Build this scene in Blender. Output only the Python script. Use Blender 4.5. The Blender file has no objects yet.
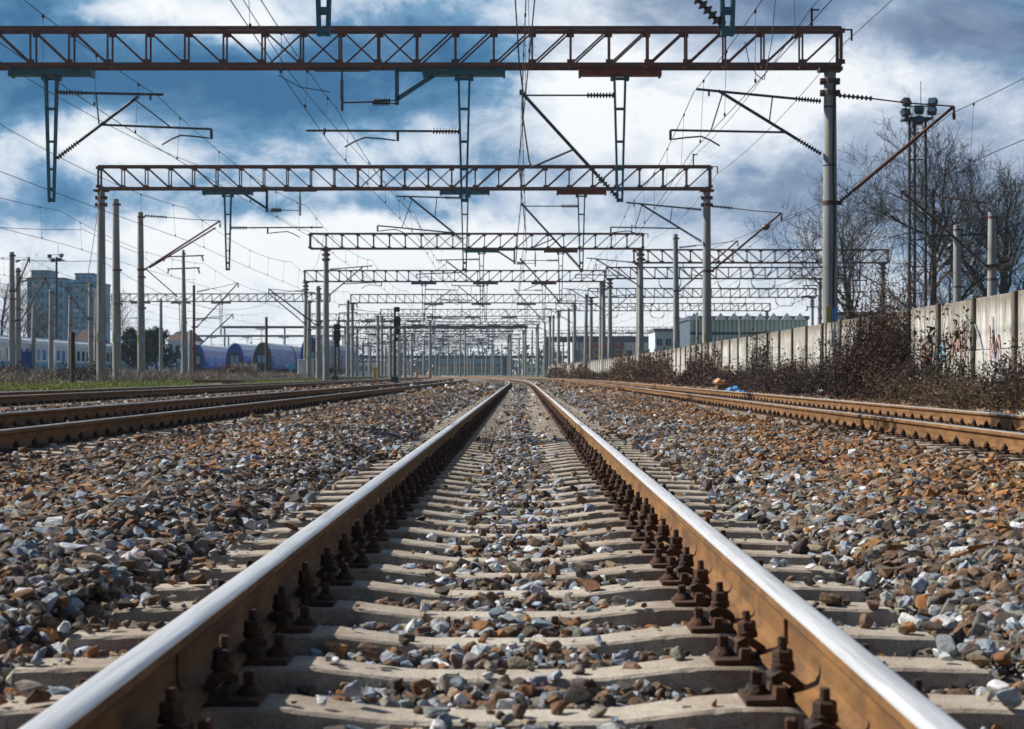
import bpy, bmesh, math, random
import numpy as np
from mathutils import Vector, Matrix

R = math.radians
random.seed(7)
rng = np.random.default_rng(11)
scene = bpy.context.scene
COL = scene.collection

# ------------------------------------------------------------------ camera geometry
CAMX, CAMZ, F = 0.0505, 0.582, 1760.0
VPX, HOR = 522.0, 374.0

def P(px, py, y):
    """world point that stands y metres ahead and is seen at a photograph position"""
    return Vector((CAMX + (px - VPX) * y / F, y, CAMZ + (HOR - py) * y / F))

def curve(y):
    y = np.asarray(y, dtype=float)
    return -np.clip(y - 100.0, 0, None) ** 2 / 5400.0

def cv(y):
    return float(curve(y))

# ------------------------------------------------------------------ objects
def tag(o, label=None, cat=None, group=None, kind=None):
    if label: o['label'] = label
    if cat: o['category'] = cat
    if group: o['group'] = group
    if kind: o['kind'] = kind
    return o

def thing(name, label, cat, loc, group=None):
    o = bpy.data.objects.new(name, None)
    o.empty_display_size = 0.2
    COL.objects.link(o)
    o.location = loc
    return tag(o, label, cat, group)

WORLD = {}
def wpos(o):
    v = Vector((0, 0, 0))
    while o is not None:
        v += o.location
        o = o.parent
    return v

class MB:
    """collects shapes in world coordinates, then links them as one mesh object"""
    def __init__(self):
        self.v, self.f, self.m, self.s = [], [], [], []
    def add(self, vs, fs, mat=0, smooth=False):
        b = len(self.v)
        self.v.extend([tuple(p) for p in vs])
        for q in fs:
            self.f.append([b + i for i in q]); self.m.append(mat); self.s.append(smooth)
        return self
    def box(self, c, size, mat=0, rot=None, bevel=0.0):
        hx, hy, hz = size[0] / 2, size[1] / 2, size[2] / 2
        c = Vector(c)
        if bevel <= 0:
            vs = [Vector((x, y, z)) for x in (-hx, hx) for y in (-hy, hy) for z in (-hz, hz)]
            fs = [(0, 1, 3, 2), (4, 6, 7, 5), (0, 4, 5, 1), (2, 3, 7, 6), (0, 2, 6, 4), (1, 5, 7, 3)]
        else:
            b = bevel
            bm = bmesh.new()
            bmesh.ops.create_cube(bm, size=1)
            for v in bm.verts: v.co = Vector((v.co.x * 2 * hx, v.co.y * 2 * hy, v.co.z * 2 * hz))
            bmesh.ops.bevel(bm, geom=bm.edges[:], offset=b, segments=1, affect='EDGES')
            bm.verts.index_update()
            vs = [v.co.copy() for v in bm.verts]; fs = [[v.index for v in f.verts] for f in bm.faces]
            bm.free()
        if rot is not None: vs = [rot @ v for v in vs]
        return self.add([c + v for v in vs], fs, mat)
    def bar(self, p0, p1, w, h=None, mat=0, up=None):
        """rectangular bar between two points"""
        p0, p1 = Vector(p0), Vector(p1); h = h or w
        d = (p1 - p0)
        if d.length < 1e-6: return self
        d.normalize()
        up = up or (Vector((0, 1, 0)) if abs(d.y) < .9 else Vector((0, 0, 1)))
        a = d.cross(up).normalized(); b = a.cross(d).normalized()
        vs = []
        for p in (p0, p1):
            for sa, sb in ((-1, -1), (1, -1), (1, 1), (-1, 1)):
                vs.append(p + a * (sa * w / 2) + b * (sb * h / 2))
        fs = [(0, 1, 5, 4), (1, 2, 6, 5), (2, 3, 7, 6), (3, 0, 4, 7), (3, 2, 1, 0), (4, 5, 6, 7)]
        return self.add(vs, fs, mat)
    def lathe(self, p0, p1, prof, n=10, mat=0, smooth=True):
        """prof: list of (t along p0-p1, radius)"""
        p0, p1 = Vector(p0), Vector(p1)
        d = (p1 - p0); L = d.length; d = d / L
        up = Vector((0, 0, 1)) if abs(d.z) < .9 else Vector((0, 1, 0))
        a = d.cross(up).normalized(); b = a.cross(d).normalized()
        vs, fs = [], []
        for t, r in prof:
            c = p0 + d * (t * L)
            for k in range(n):
                an = 2 * math.pi * k / n
                vs.append(c + a * (r * math.cos(an)) + b * (r * math.sin(an)))
        m = len(prof)
        for i in range(m - 1):
            for k in range(n):
                k2 = (k + 1) % n
                fs.append((i * n + k, i * n + k2, (i + 1) * n + k2, (i + 1) * n + k))
        self.add(vs, fs, mat, smooth)
        self.add(vs[:n], [tuple(range(n - 1, -1, -1))], mat)
        self.add(vs[-n:], [tuple(range(n))], mat)
        return self
    def tube(self, p0, p1, r0, r1=None, n=8, mat=0):
        r1 = r0 if r1 is None else r1
        if (Vector(p1) - Vector(p0)).length < 1e-5: return self
        return self.lathe(p0, p1, [(0, r0), (1, r1)], n, mat)
    def path(self, pts, r, n=6, mat=0):
        pts = [Vector(p) for p in pts]
        m = len(pts); vs, fs = [], []
        rr = r if isinstance(r, (list, tuple)) else [r] * m
        for i, p in enumerate(pts):
            d = (pts[min(i + 1, m - 1)] - pts[max(i - 1, 0)]).normalized()
            up = Vector((0, 0, 1)) if abs(d.z) < .9 else Vector((1, 0, 0))
            a = d.cross(up).normalized(); b = a.cross(d).normalized()
            for k in range(n):
                an = 2 * math.pi * k / n
                vs.append(p + (a * math.cos(an) + b * math.sin(an)) * rr[i])
        for i in range(m - 1):
            for k in range(n):
                k2 = (k + 1) % n
                fs.append((i * n + k, i * n + k2, (i + 1) * n + k2, (i + 1) * n + k))
        return self.add(vs, fs, mat, n > 4)
    def prism(self, prof, y0, y1, mat=0):
        """closed (x, z) profile extruded along y"""
        n = len(prof)
        vs = [(x, y0, z) for x, z in prof] + [(x, y1, z) for x, z in prof]
        fs = [(i, (i + 1) % n, n + (i + 1) % n, n + i) for i in range(n)]
        fs += [tuple(range(n - 1, -1, -1)), tuple(range(n, 2 * n))]
        return self.add(vs, fs, mat)
    def quad(self, a, b, c, d, mat=0):
        return self.add([a, b, c, d], [(0, 1, 2, 3)], mat)
    def build(self, name, mats, parent=None, loc=None):
        if not isinstance(mats, (list, tuple)): mats = [mats]
        me = bpy.data.meshes.new(name)
        org = Vector(loc) if loc is not None else (wpos(parent) if parent is not None else Vector((0, 0, 0)))
        me.from_pydata([(p[0] - org.x, p[1] - org.y, p[2] - org.z) for p in self.v], [], self.f)
        for m in mats: me.materials.append(m)
        me.polygons.foreach_set('material_index', self.m)
        me.polygons.foreach_set('use_smooth', self.s)
        me.validate(clean_customdata=False)
        bm = bmesh.new(); bm.from_mesh(me)
        bmesh.ops.recalc_face_normals(bm, faces=bm.faces[:]); bm.to_mesh(me); bm.free()
        o = bpy.data.objects.new(name, me)
        COL.objects.link(o)
        if parent is not None: o.parent = parent
        elif loc is not None: o.location = loc
        return o

def np_mesh(name, V, faces_n, L, mats, mat_idx=None, smooth=None, attrs=None, parent=None):
    """big mesh from arrays: V (n,3), L flat loop indices, faces_n verts per face (int or array)"""
    me = bpy.data.meshes.new(name)
    L = np.asarray(L, dtype=np.int32).ravel()
    if np.isscalar(faces_n):
        nf = len(L) // faces_n
        tot = np.full(nf, faces_n, dtype=np.int32)
    else:
        tot = np.asarray(faces_n, dtype=np.int32); nf = len(tot)
    st = np.concatenate([[0], np.cumsum(tot)[:-1]]).astype(np.int32)
    me.vertices.add(len(V)); me.vertices.foreach_set('co', np.asarray(V, dtype=np.float32).ravel())
    me.loops.add(len(L)); me.loops.foreach_set('vertex_index', L)
    me.polygons.add(nf); me.polygons.foreach_set('loop_start', st); me.polygons.foreach_set('loop_total', tot)
    for m in (mats if isinstance(mats, (list, tuple)) else [mats]): me.materials.append(m)
    if mat_idx is not None: me.polygons.foreach_set('material_index', np.asarray(mat_idx, dtype=np.int32))
    sm = np.zeros(nf, dtype=bool) if smooth is None else np.broadcast_to(np.asarray(smooth, dtype=bool), (nf,)).copy()
    me.polygons.foreach_set('use_smooth', sm)
    me.update(calc_edges=True)
    for k, arr in (attrs or {}).items():
        at = me.attributes.new(k, 'FLOAT_COLOR', 'POINT')
        c = np.ones((len(V), 4), dtype=np.float32); c[:, :3] = arr
        at.data.foreach_set('color', c.ravel())
    o = bpy.data.objects.new(name, me)
    COL.objects.link(o)
    if parent is not None:
        o.parent = parent
        w = wpos(parent); o.location = (-w.x, -w.y, -w.z)
    return o

KIDS = None
def copy_tree(o, parent=None):
    c = o.copy(); COL.objects.link(c); c.parent = parent
    for ch in o.children: copy_tree(ch, c)
    return c

# ------------------------------------------------------------------ materials
class NT:
    def __init__(self, tree):
        self.t = tree; self.n = tree.nodes; self.l = tree.links
    def new(self, typ, **kw):
        n = self.n.new(typ)
        for k, v in kw.items():
            if k.startswith('_'): continue
            setattr(n, k, v)
        return n
    def link(self, a, b): self.l.new(a, b)
    def math(self, op, a, b=None, c=None, clamp=False):
        n = self.new('ShaderNodeMath', operation=op, use_clamp=clamp)
        for i, x in enumerate((a, b, c)):
            if x is None: continue
            if hasattr(x, 'is_linked'): self.link(x, n.inputs[i])
            else: n.inputs[i].default_value = x
        return n.outputs[0]
    def vmath(self, op, a, b=None):
        n = self.new('ShaderNodeVectorMath', operation=op)
        for i, x in enumerate((a, b)):
            if x is None: continue
            if hasattr(x, 'is_linked'): self.link(x, n.inputs[i])
            else: n.inputs[i].default_value = x
        return n.outputs['Value'] if op in ('DOT_PRODUCT', 'LENGTH') else n.outputs['Vector']
    def noise(self, vec, scale, detail=4, rough=.55, dist=0.0, color=False):
        n = self.new('ShaderNodeTexNoise')
        n.inputs['Scale'].default_value = scale; n.inputs['Detail'].default_value = detail
        n.inputs['Roughness'].default_value = rough; n.inputs['Distortion'].default_value = dist
        if vec is not None: self.link(vec, n.inputs['Vector'])
        return n.outputs['Color'] if color else n.outputs['Fac']
    def ramp(self, fac, stops, interp='LINEAR'):
        n = self.new('ShaderNodeValToRGB')
        cr = n.color_ramp; cr.interpolation = interp
        while len(cr.elements) < len(stops): cr.elements.new(0.5)
        for e, (p, c) in zip(cr.elements, stops):
            e.position = p
            e.color = (c, c, c, 1) if isinstance(c, (int, float)) else (c[0], c[1], c[2], 1)
        self.link(fac, n.inputs['Fac'])
        return n.outputs['Color']
    def mix(self, fac, a, b, mode='MIX'):
        n = self.new('ShaderNodeMix', data_type='RGBA', blend_type=mode, clamp_factor=True)
        for s, x in ((n.inputs[0], fac), (n.inputs[6], a), (n.inputs[7], b)):
            if hasattr(x, 'is_linked'): self.link(x, s)
            elif isinstance(x, (int, float)): s.default_value = x
            else: s.default_value = (x[0], x[1], x[2], 1)
        return n.outputs[2]

MATS = {}
def new_mat(name):
    m = bpy.data.materials.new(name); m.use_nodes = True
    t = NT(m.node_tree); t.n.clear()
    out = t.new('ShaderNodeOutputMaterial')
    b = t.new('ShaderNodeBsdfPrincipled')
    t.link(b.outputs[0], out.inputs[0])
    MATS[name] = m
    return m, t, b

def coords(t, rnd=True, scale=None):
    tc = t.new('ShaderNodeTexCoord')
    v = tc.outputs['Object']
    if rnd:
        oi = t.new('ShaderNodeObjectInfo')
        off = t.vmath('MULTIPLY', oi.outputs['Random'], (37.0, 53.0, 19.0))
        v = t.vmath('ADD', v, off)
    if scale: v = t.vmath('MULTIPLY', v, scale)
    return v

def simple(name, c1, c2=None, scale=6.0, rough=.7, metal=0.0, bump=0.0, bscale=None, detail=5, stretch=None, dist=0.3, lo=.35, hi=.65, spec=None, rnd=True):
    m, t, b = new_mat(name)
    v = coords(t, rnd, stretch)
    c2 = c2 or tuple(x * .7 for x in c1)
    f = t.noise(v, scale, detail, .6, dist)
    col = t.ramp(f, [(lo, c1), (hi, c2)])
    t.link(col, b.inputs['Base Color'])
    b.inputs['Roughness'].default_value = rough; b.inputs['Metallic'].default_value = metal
    if spec is not None: b.inputs['Specular IOR Level'].default_value = spec
    if bump > 0:
        bp = t.new('ShaderNodeBump'); bp.inputs['Strength'].default_value = bump; bp.inputs['Distance'].default_value = .02
        t.link(t.noise(v, bscale or scale * 6, 4, .6), bp.inputs['Height'])
        t.link(bp.outputs[0], b.inputs['Normal'])
    return m

def mat_rail_rust():
    m, t, b = new_mat('rail_rust')
    v = coords(t, False, (1, .35, 1))
    f = t.noise(v, 9, 6, .65, .4)
    col = t.ramp(f, [(.26, (.075, .034, .013)), (.5, (.20, .093, .024)), (.74, (.31, .155, .043))])
    f2 = t.noise(coords(t, False, (1, .15, 1)), 24, 3, .6)
    col = t.mix(t.math('MULTIPLY', t.math('SUBTRACT', f2, .5, None, True), 2.6), col, (.04, .022, .014))
    fl = t.noise(coords(t, False), 55, 6, .75, .8)
    col = t.mix(t.ramp(fl, [(.52, 0.0), (.66, .55)]), col, (.055, .030, .018))
    t.link(col, b.inputs['Base Color']); b.inputs['Roughness'].default_value = .82
    bp = t.new('ShaderNodeBump'); bp.inputs['Strength'].default_value = .35; bp.inputs['Distance'].default_value = .004
    t.link(t.noise(coords(t, False), 90, 5, .7), bp.inputs['Height']); t.link(bp.outputs[0], b.inputs['Normal'])
    return m
def mat_rail_steel(name, base, rough, metal=1.0):
    m, t, b = new_mat(name)
    v = coords(t, False, (1, .012, 1))
    f = t.noise(v, 130, 3, .6)
    f3 = t.noise(coords(t, False, (1, .05, 1)), 26, 3, .6)
    col = t.ramp(f, [(.3, tuple(x * .62 for x in base)), (.6, base)])
    col = t.mix(t.math('MULTIPLY', t.math('SUBTRACT', f3, .52, None, True), 2.2), col, tuple(x * .42 for x in base))
    t.link(col, b.inputs['Base Color']); b.inputs['Metallic'].default_value = metal
    rr = t.ramp(f, [(.3, rough * 1.35), (.7, rough * .8)])
    t.link(rr, b.inputs['Roughness'])
    bp = t.new('ShaderNodeBump'); bp.inputs['Strength'].default_value = .05; bp.inputs['Distance'].default_value = .002
    t.link(f, bp.inputs['Height']); t.link(bp.outputs[0], b.inputs['Normal'])
    return m

def mat_sleeper():
    m, t, b = new_mat('sleeper_concrete')
    v = coords(t)
    f = t.noise(v, 5, 6, .65, .5)
    col = t.ramp(f, [(.3, (.50, .45, .37)), (.55, (.58, .53, .45)), (.75, (.36, .32, .26))])
    # rust washed out of the fastenings: a stain round each rail seat
    tc = t.new('ShaderNodeTexCoord'); sx = t.new('ShaderNodeSeparateXYZ'); t.link(tc.outputs['Object'], sx.inputs[0])
    d = t.math('ABSOLUTE', t.math('SUBTRACT', t.math('ABSOLUTE', sx.outputs[0]), .75))
    near = t.math('SUBTRACT', 1.0, t.math('DIVIDE', d, .62), None, True)
    f2 = t.noise(v, 11, 5, .7, .6)
    k = t.math('MULTIPLY', near, t.ramp(f2, [(.35, 1.0), (.68, .2)]))
    col = t.mix(k, col, (.17, .085, .04))
    f3 = t.noise(v, 2.2, 3, .5)
    col = t.mix(t.ramp(f3, [(.45, 0.0), (.75, .6)]), col, (.24, .18, .125))
    blot = t.noise(v, 34, 5, .75, 1.0)
    col = t.mix(t.ramp(blot, [(.54, 0.0), (.66, .6)]), col, (.15, .115, .085))
    fine = t.noise(v, 160, 3, .7)
    col = t.mix(t.ramp(fine, [(.32, .75), (.5, 0.0)]), col, (.16, .14, .12))
    t.link(col, b.inputs['Base Color']); b.inputs['Roughness'].default_value = .92
    bp = t.new('ShaderNodeBump'); bp.inputs['Strength'].default_value = .5; bp.inputs['Distance'].default_value = .005
    t.link(t.math('ADD', fine, t.noise(v, 30, 4, .6)), bp.inputs['Height']); t.link(bp.outputs[0], b.inputs['Normal'])
    return m

def mat_stone():
    m, t, b = new_mat('ballast_stone')
    at = t.new('ShaderNodeAttribute'); at.attribute_name = 'tint'
    v = coords(t, False)
    f = t.noise(v, 42, 5, .65, .4)
    col = t.mix(1.0, at.outputs['Color'], t.ramp(f, [(.25, .35), (.48, .9), (.75, 1.5)]), 'MULTIPLY')
    veins = t.noise(v, 19, 6, .75, 1.6)
    col = t.mix(t.ramp(veins, [(.58, 0.0), (.68, .55)]), col, (.20, .13, .075))
    t.link(col, b.inputs['Base Color']); b.inputs['Roughness'].default_value = .85
    bp = t.new('ShaderNodeBump'); bp.inputs['Strength'].default_value = .9; bp.inputs['Distance'].default_value = .009
    t.link(t.noise(v, 95, 5, .7), bp.inputs['Height']); t.link(bp.outputs[0], b.inputs['Normal'])
    return m

def mat_vcol(name, rough=.85, nscale=20, spec=.3):
    m, t, b = new_mat(name)
    at = t.new('ShaderNodeAttribute'); at.attribute_name = 'tint'
    v = coords(t, False)
    col = t.mix(1.0, at.outputs['Color'], t.ramp(t.noise(v, nscale, 3), [(.3, .7), (.7, 1.2)]), 'MULTIPLY')
    t.link(col, b.inputs['Base Color']); b.inputs['Roughness'].default_value = rough
    b.inputs['Specular IOR Level'].default_value = spec
    return m

def mat_gravel_bed():
    m, t, b = new_mat('gravel_bed')
    v = coords(t, False)
    vo = t.new('ShaderNodeTexVoronoi'); vo.inputs['Scale'].default_value = 14; t.link(v, vo.inputs['Vector'])
    sc = t.new('ShaderNodeSeparateColor'); t.link(vo.outputs['Color'], sc.inputs[0])
    col = t.ramp(sc.outputs[0], [(0, (.05, .043, .04)), (.35, (.13, .11, .10)), (.6, (.20, .15, .10)), (.85, (.26, .26, .27)), (1, (.40, .40, .41))])
    big = t.noise(v, .5, 4, .6)
    col = t.mix(t.ramp(big, [(.35, 0), (.7, .5)]), col, (.12, .08, .05))
    t.link(col, b.inputs['Base Color']); b.inputs['Roughness'].default_value = .95
    bp = t.new('ShaderNodeBump'); bp.inputs['Strength'].default_value = 1.0; bp.inputs['Distance'].default_value = .04
    bp.invert = True
    t.link(vo.outputs['Distance'], bp.inputs['Height']); t.link(bp.outputs[0], b.inputs['Normal'])
    return m

def mat_soil():
    m, t, b = new_mat('soil')
    v = coords(t, False)
    f = t.noise(v, .35, 6, .65, .3)
    col = t.ramp(f, [(.3, (.09, .07, .05)), (.48, (.13, .11, .07)), (.58, (.07, .10, .03)), (.75, (.16, .13, .09))])
    t.link(col, b.inputs['Base Color']); b.inputs['Roughness'].default_value = .95
    bp = t.new('ShaderNodeBump'); bp.inputs['Strength'].default_value = .8; bp.inputs['Distance'].default_value = .08
    t.link(t.noise(v, 6, 5, .7), bp.inputs['Height']); t.link(bp.outputs[0], b.inputs['Normal'])
    return m

def mat_wall():
    m, t, b = new_mat('wall_concrete')
    v = coords(t, False)
    f = t.noise(v, 1.3, 6, .65, .5)
    col = t.ramp(f, [(.3, (.70, .70, .68)), (.52, (.60, .595, .57)), (.75, (.38, .365, .33))])
    st = t.noise(t.vmath('MULTIPLY', v, (5, 5, .35)), 1.6, 5, .7, .2)
    sx = t.new('ShaderNodeSeparateXYZ'); t.link(v, sx.inputs[0])
    top = t.ramp(t.math('DIVIDE', t.math('SUBTRACT', sx.outputs[2], .2), 2.0), [(.35, .35), (.92, 1.0)])
    k = t.math('MULTIPLY', t.ramp(st, [(.44, 0.0), (.57, .92)]), top)
    col = t.mix(k, col, (.13, .105, .075))
    band = t.math('MULTIPLY', t.math('SUBTRACT', t.math('ADD', sx.outputs[2], t.math('MULTIPLY', t.noise(v, 2.5, 5, .65), .5)), 1.75, None, False), 4.0, None, True)
    col = t.mix(t.math('MULTIPLY', band, .75), col, (.16, .135, .10))
    blotch = t.noise(v, .55, 5, .7, .8)
    col = t.mix(t.ramp(blotch, [(.50, 0.0), (.64, .7)]), col, (.27, .25, .22))
    t.link(col, b.inputs['Base Color']); b.inputs['Roughness'].default_value = .95
    bp = t.new('ShaderNodeBump'); bp.inputs['Strength'].default_value = .4; bp.inputs['Distance'].default_value = .02
    t.link(t.noise(v, 25, 5, .7), bp.inputs['Height']); t.link(bp.outputs[0], b.inputs['Normal'])
    return m

def glass(name, c=(.02, .03, .04), rough=.08):
    m, t, b = new_mat(name)
    v = coords(t)
    f = t.noise(v, 1.2, 2)
    t.link(t.ramp(f, [(.3, c), (.7, tuple(x * 1.8 for x in c))]), b.inputs['Base Color'])
    b.inputs['Roughness'].default_value = rough
    return m

RAIL_RUST = mat_rail_rust()
RAIL_SHINY = mat_rail_steel('rail_running_steel', (.95, .95, .96), .30, .5)
RAIL_DULL = mat_rail_steel('rail_dull_steel', (.55, .49, .43), .42, .8)
SLEEPER = mat_sleeper()
STONE = mat_stone()
BED = mat_gravel_bed()
SOIL = mat_soil()
WALL = mat_wall()
FASTEN = simple('fastening_steel', (.028, .018, .015), (.11, .048, .024), 9, .78, .15, .6, 120)
TRUSS = simple('rusty_truss_paint', (.22, .088, .064), (.12, .082, .076), 3, .75, 0, .3, 60)
TEAL = simple('teal_steel_paint', (.06, .19, .25), (.035, .11, .15), 5, .6, 0, .2, 60)
DARKSTEEL = simple('dark_grey_steel', (.055, .06, .07), (.03, .03, .034), 5, .6, .3)
TUBE = simple('galvanised_tube', (.10, .12, .14), (.05, .06, .07), 6, .55, .4)
OXIDE = simple('oxide_red_paint', (.28, .085, .065), (.16, .06, .05), 4, .75)
INSUL = simple('insulator_glaze', (.05, .05, .055), (.09, .075, .07), 9, .3)
WIRE = simple('overhead_wire', (.035, .035, .04), (.05, .045, .04), 9, .6, .4)
POLE = simple('pole_concrete', (.40, .41, .41), (.22, .225, .23), 1.6, .9, 0, .4, 40, stretch=(4, 4, .35), lo=.3, hi=.7)
POLED = simple('dark_timber_pole', (.10, .09, .08), (.05, .045, .04), 3, .9, stretch=(4, 4, .4))
RUSTPOLE = simple('rusty_steel_pole', (.16, .06, .04), (.09, .04, .03), 3, .8)
PLATE_Y = simple('yellow_number_plate', (.62, .50, .10), (.5, .42, .15), 9, .6)
PLATE_B = simple('blue_number_plate', (.10, .32, .62), (.3, .5, .7), 9, .6)
YELLOW = simple('yellow_paint', (.65, .36, .03), (.5, .26, .03), 9, .6)
BLACK = simple('black_paint', (.02, .02, .022), (.03, .03, .03), 5, .5)
TWIG = mat_vcol('twig', .9, 15)
LEAF = mat_vcol('leaf', .7, 8)
# ------------------------------------------------------------------ the bed and the ground
TRK = {  # centre x, rail-head heights (left rail, right rail)
    'centre': (0.0, 0.0, 0.0), 'near left': (-5.30, .132, .092), 'far left': (-10.0, .212, .192),
    'right': (5.05, .082, .112), 'walled': (11.7, .15, .15)}
GC = 1.507
SP = 0.577
Y0 = 0.105   # phase of the sleepers
BX = np.array([-60, -28, -16, -13.2, -12.3, -11.4, -8.6, -8.0, -7.3, -6.75, -3.9, -3.4, -2.4, -1.8, -1.45, -1.33, 1.33, 1.45, 1.8, 2.4, 3.2, 3.7, 6.4, 6.9, 7.6, 8.3, 60])
BZ = np.array([.55, .42, .17, .13, .05, -.02, -.02, .03, -.02, -.10, -.135, -.12, -.06, -.10, -.175, -.262, -.262, -.175, -.11, -.075, -.09, -.13, -.10, .02, .14, .2, .4])
BZ = np.where(np.abs(BX) > 2.0, BZ - .036, BZ)
def bed(xp):
    return np.interp(xp, BX, BZ)
def lump(x, y):
    return (.022 * np.sin(x * 2.1 + 1.3 * np.sin(y * .7)) + .018 * np.sin(y * 1.7 + 2 * np.sin(x * 1.1)) + .012 * np.sin(x * 5.1 + y * 3.7))

def make_ground():
    ys = np.concatenate([np.arange(-12, 60, 1.0), np.arange(60, 200, 4), np.arange(200, 700, 15), [720, 800, 900, 1100, 1500, 2200, 3500, 6000]])
    xs = np.concatenate([[-3500, -1500, -700, -300, -120], np.arange(-60, -14, 4.0), np.arange(-14, -4, .4), np.arange(-4, 4.01, .2), np.arange(4.4, 9, .4), [10, 14, 20, 30, 45, 60, 120, 300, 700, 1500, 3500]])
    X, Y = np.meshgrid(xs, ys)
    Z = bed(X) - .035
    Z = np.where((np.abs(X) > 7), Z + .5 * lump(X * .3, Y * .3), Z)
    side = np.clip((np.abs(X) - 60) / 200, 0, 1)
    Z = Z * (1 - side) + .3 * side
    XX = X + curve(np.minimum(Y, 700))
    V = np.stack([XX, Y, Z], -1).reshape(-1, 3)
    ny, nx = X.shape
    idx = np.arange(ny * nx).reshape(ny, nx)
    Fq = np.stack([idx[:-1, :-1], idx[:-1, 1:], idx[1:, 1:], idx[1:, :-1]], -1).reshape(-1, 4)
    xc = (X[:-1, :-1] + X[1:, 1:]).ravel() / 2
    mi = ((xc < -12.6) | (xc > 7.0)).astype(int)
    o = np_mesh('ground', V, 4, Fq, [BED, SOIL], mi, True)
    tag(o, kind='structure')
make_ground()

# ------------------------------------------------------------------ rails
HALF = [(.0, .0008), (.018, .0), (.027, -.003), (.0335, -.009), (.036, -.016), (.0365, -.036), (.031, -.043), (.012, -.056), (.0083, -.066),
        (.0083, -.122), (.014, -.139), (.03, -.149), (.075, -.161), (.075, -.172)]
PROF = [(-x, z) for x, z in reversed(HALF[1:])] + HALF          # left foot round the head to the right foot
NP_ = len(PROF)
def make_rail(label, cx, ztop, side, shiny, y_end=520.0, y_from=-8.0):
    ys = np.concatenate([np.arange(y_from, 100, 6.0), np.arange(100, y_end, 5.0)])
    pr = np.array(PROF)
    m = len(ys)
    V = np.zeros((m, NP_, 3))
    V[:, :, 0] = pr[None, :, 0] + cx + curve(ys)[:, None]
    V[:, :, 1] = ys[:, None]
    # rails are never quite straight: tiny line and level wander
    V[:, :, 0] += (.0025 * np.sin(ys * .45 + cx))[:, None]
    V[:, :, 2] = pr[None, :, 1] + ztop
    idx = np.arange(m * NP_).reshape(m, NP_)
    L, tot, mi, sm = [], [], [], []
    for k in range(NP_):
        k2 = (k + 1) % NP_
        q = np.stack([idx[:-1, k], idx[1:, k], idx[1:, k2], idx[:-1, k2]], -1)
        L.append(q.ravel()); tot += [4] * (m - 1)
        za, zb = PROF[k][1], PROF[k2][1]
        x_mid = (PROF[k][0] + PROF[k2][0]) / 2
        top = min(za, zb) > -.0095
        if abs(x_mid) > .028 and min(za, zb) > -.017 and x_mid * side < 0: top = True   # gauge corner is worn bright
        if k == NP_ - 1: top = False
        mi += [1 if top else 0] * (m - 1)
        sm += [abs(x_mid) < .037 and min(za, zb) > -.02] * (m - 1)
    L.append(idx[0]); tot.append(NP_); mi.append(0); sm.append(False)
    L.append(idx[-1][::-1]); tot.append(NP_); mi.append(0); sm.append(False)
    o = np_mesh('rail', V.reshape(-1, 3), tot, np.concatenate(L), [RAIL_RUST, RAIL_SHINY if shiny else RAIL_DULL], mi, sm)
    tag(o, label, 'rail', 'running rails of the tracks')
    return o
RAILS = {}
words_ = {'centre': ('bright worn left rail of the centre track', 'bright worn right rail of the centre track'),
          'near left': ('rusty left rail of the first track left of centre', 'rusty right rail of the first track left of centre'),
          'far left': ('rusty left rail of the second track left of centre, by the grass', 'rusty right rail of the second track left of centre'),
          'right': ('golden brown rail nearest the bramble strip, on the right track', 'golden brown rail of the right track on its ballast side'),
          'walled': ('left rail of the track beyond the concrete wall', 'right rail of the track beyond the concrete wall')}
for k, (cx, zl, zr) in TRK.items():
    if k == 'walled': continue
    la, lb = words_[k]
    if k == 'right': la, lb = lb, la
    RAILS[k, 0] = make_rail(la, cx - GC / 2, zl, -1, k == 'centre')
    RAILS[k, 1] = make_rail(lb, cx + GC / 2, zr, 1, k == 'centre')
make_rail('rusty left rail of the siding before the blue coaches', -15.6 - GC / 2, .30, -1, False, 300, 88)
make_rail('rusty right rail of the siding before the blue coaches', -15.6 + GC / 2, .28, 1, False, 300, 88)
# aluminothermic weld collars on the centre rails
for side, yy in ((1, 4.62), (-1, 4.05), (1, 22.6), (-1, 22.6)):
    mb = MB(); x = side * GC / 2
    for s in (-1, 1):
        mb.prism([(x + s * .007, -.05), (x + s * .017, -.06), (x + s * .017, -.128), (x + s * .03, -.143), (x + s * .006, -.15)], yy - .014, yy + .014)
    mb.build('weld_collar', RAIL_RUST, RAILS['centre', 0 if side < 0 else 1])

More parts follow.
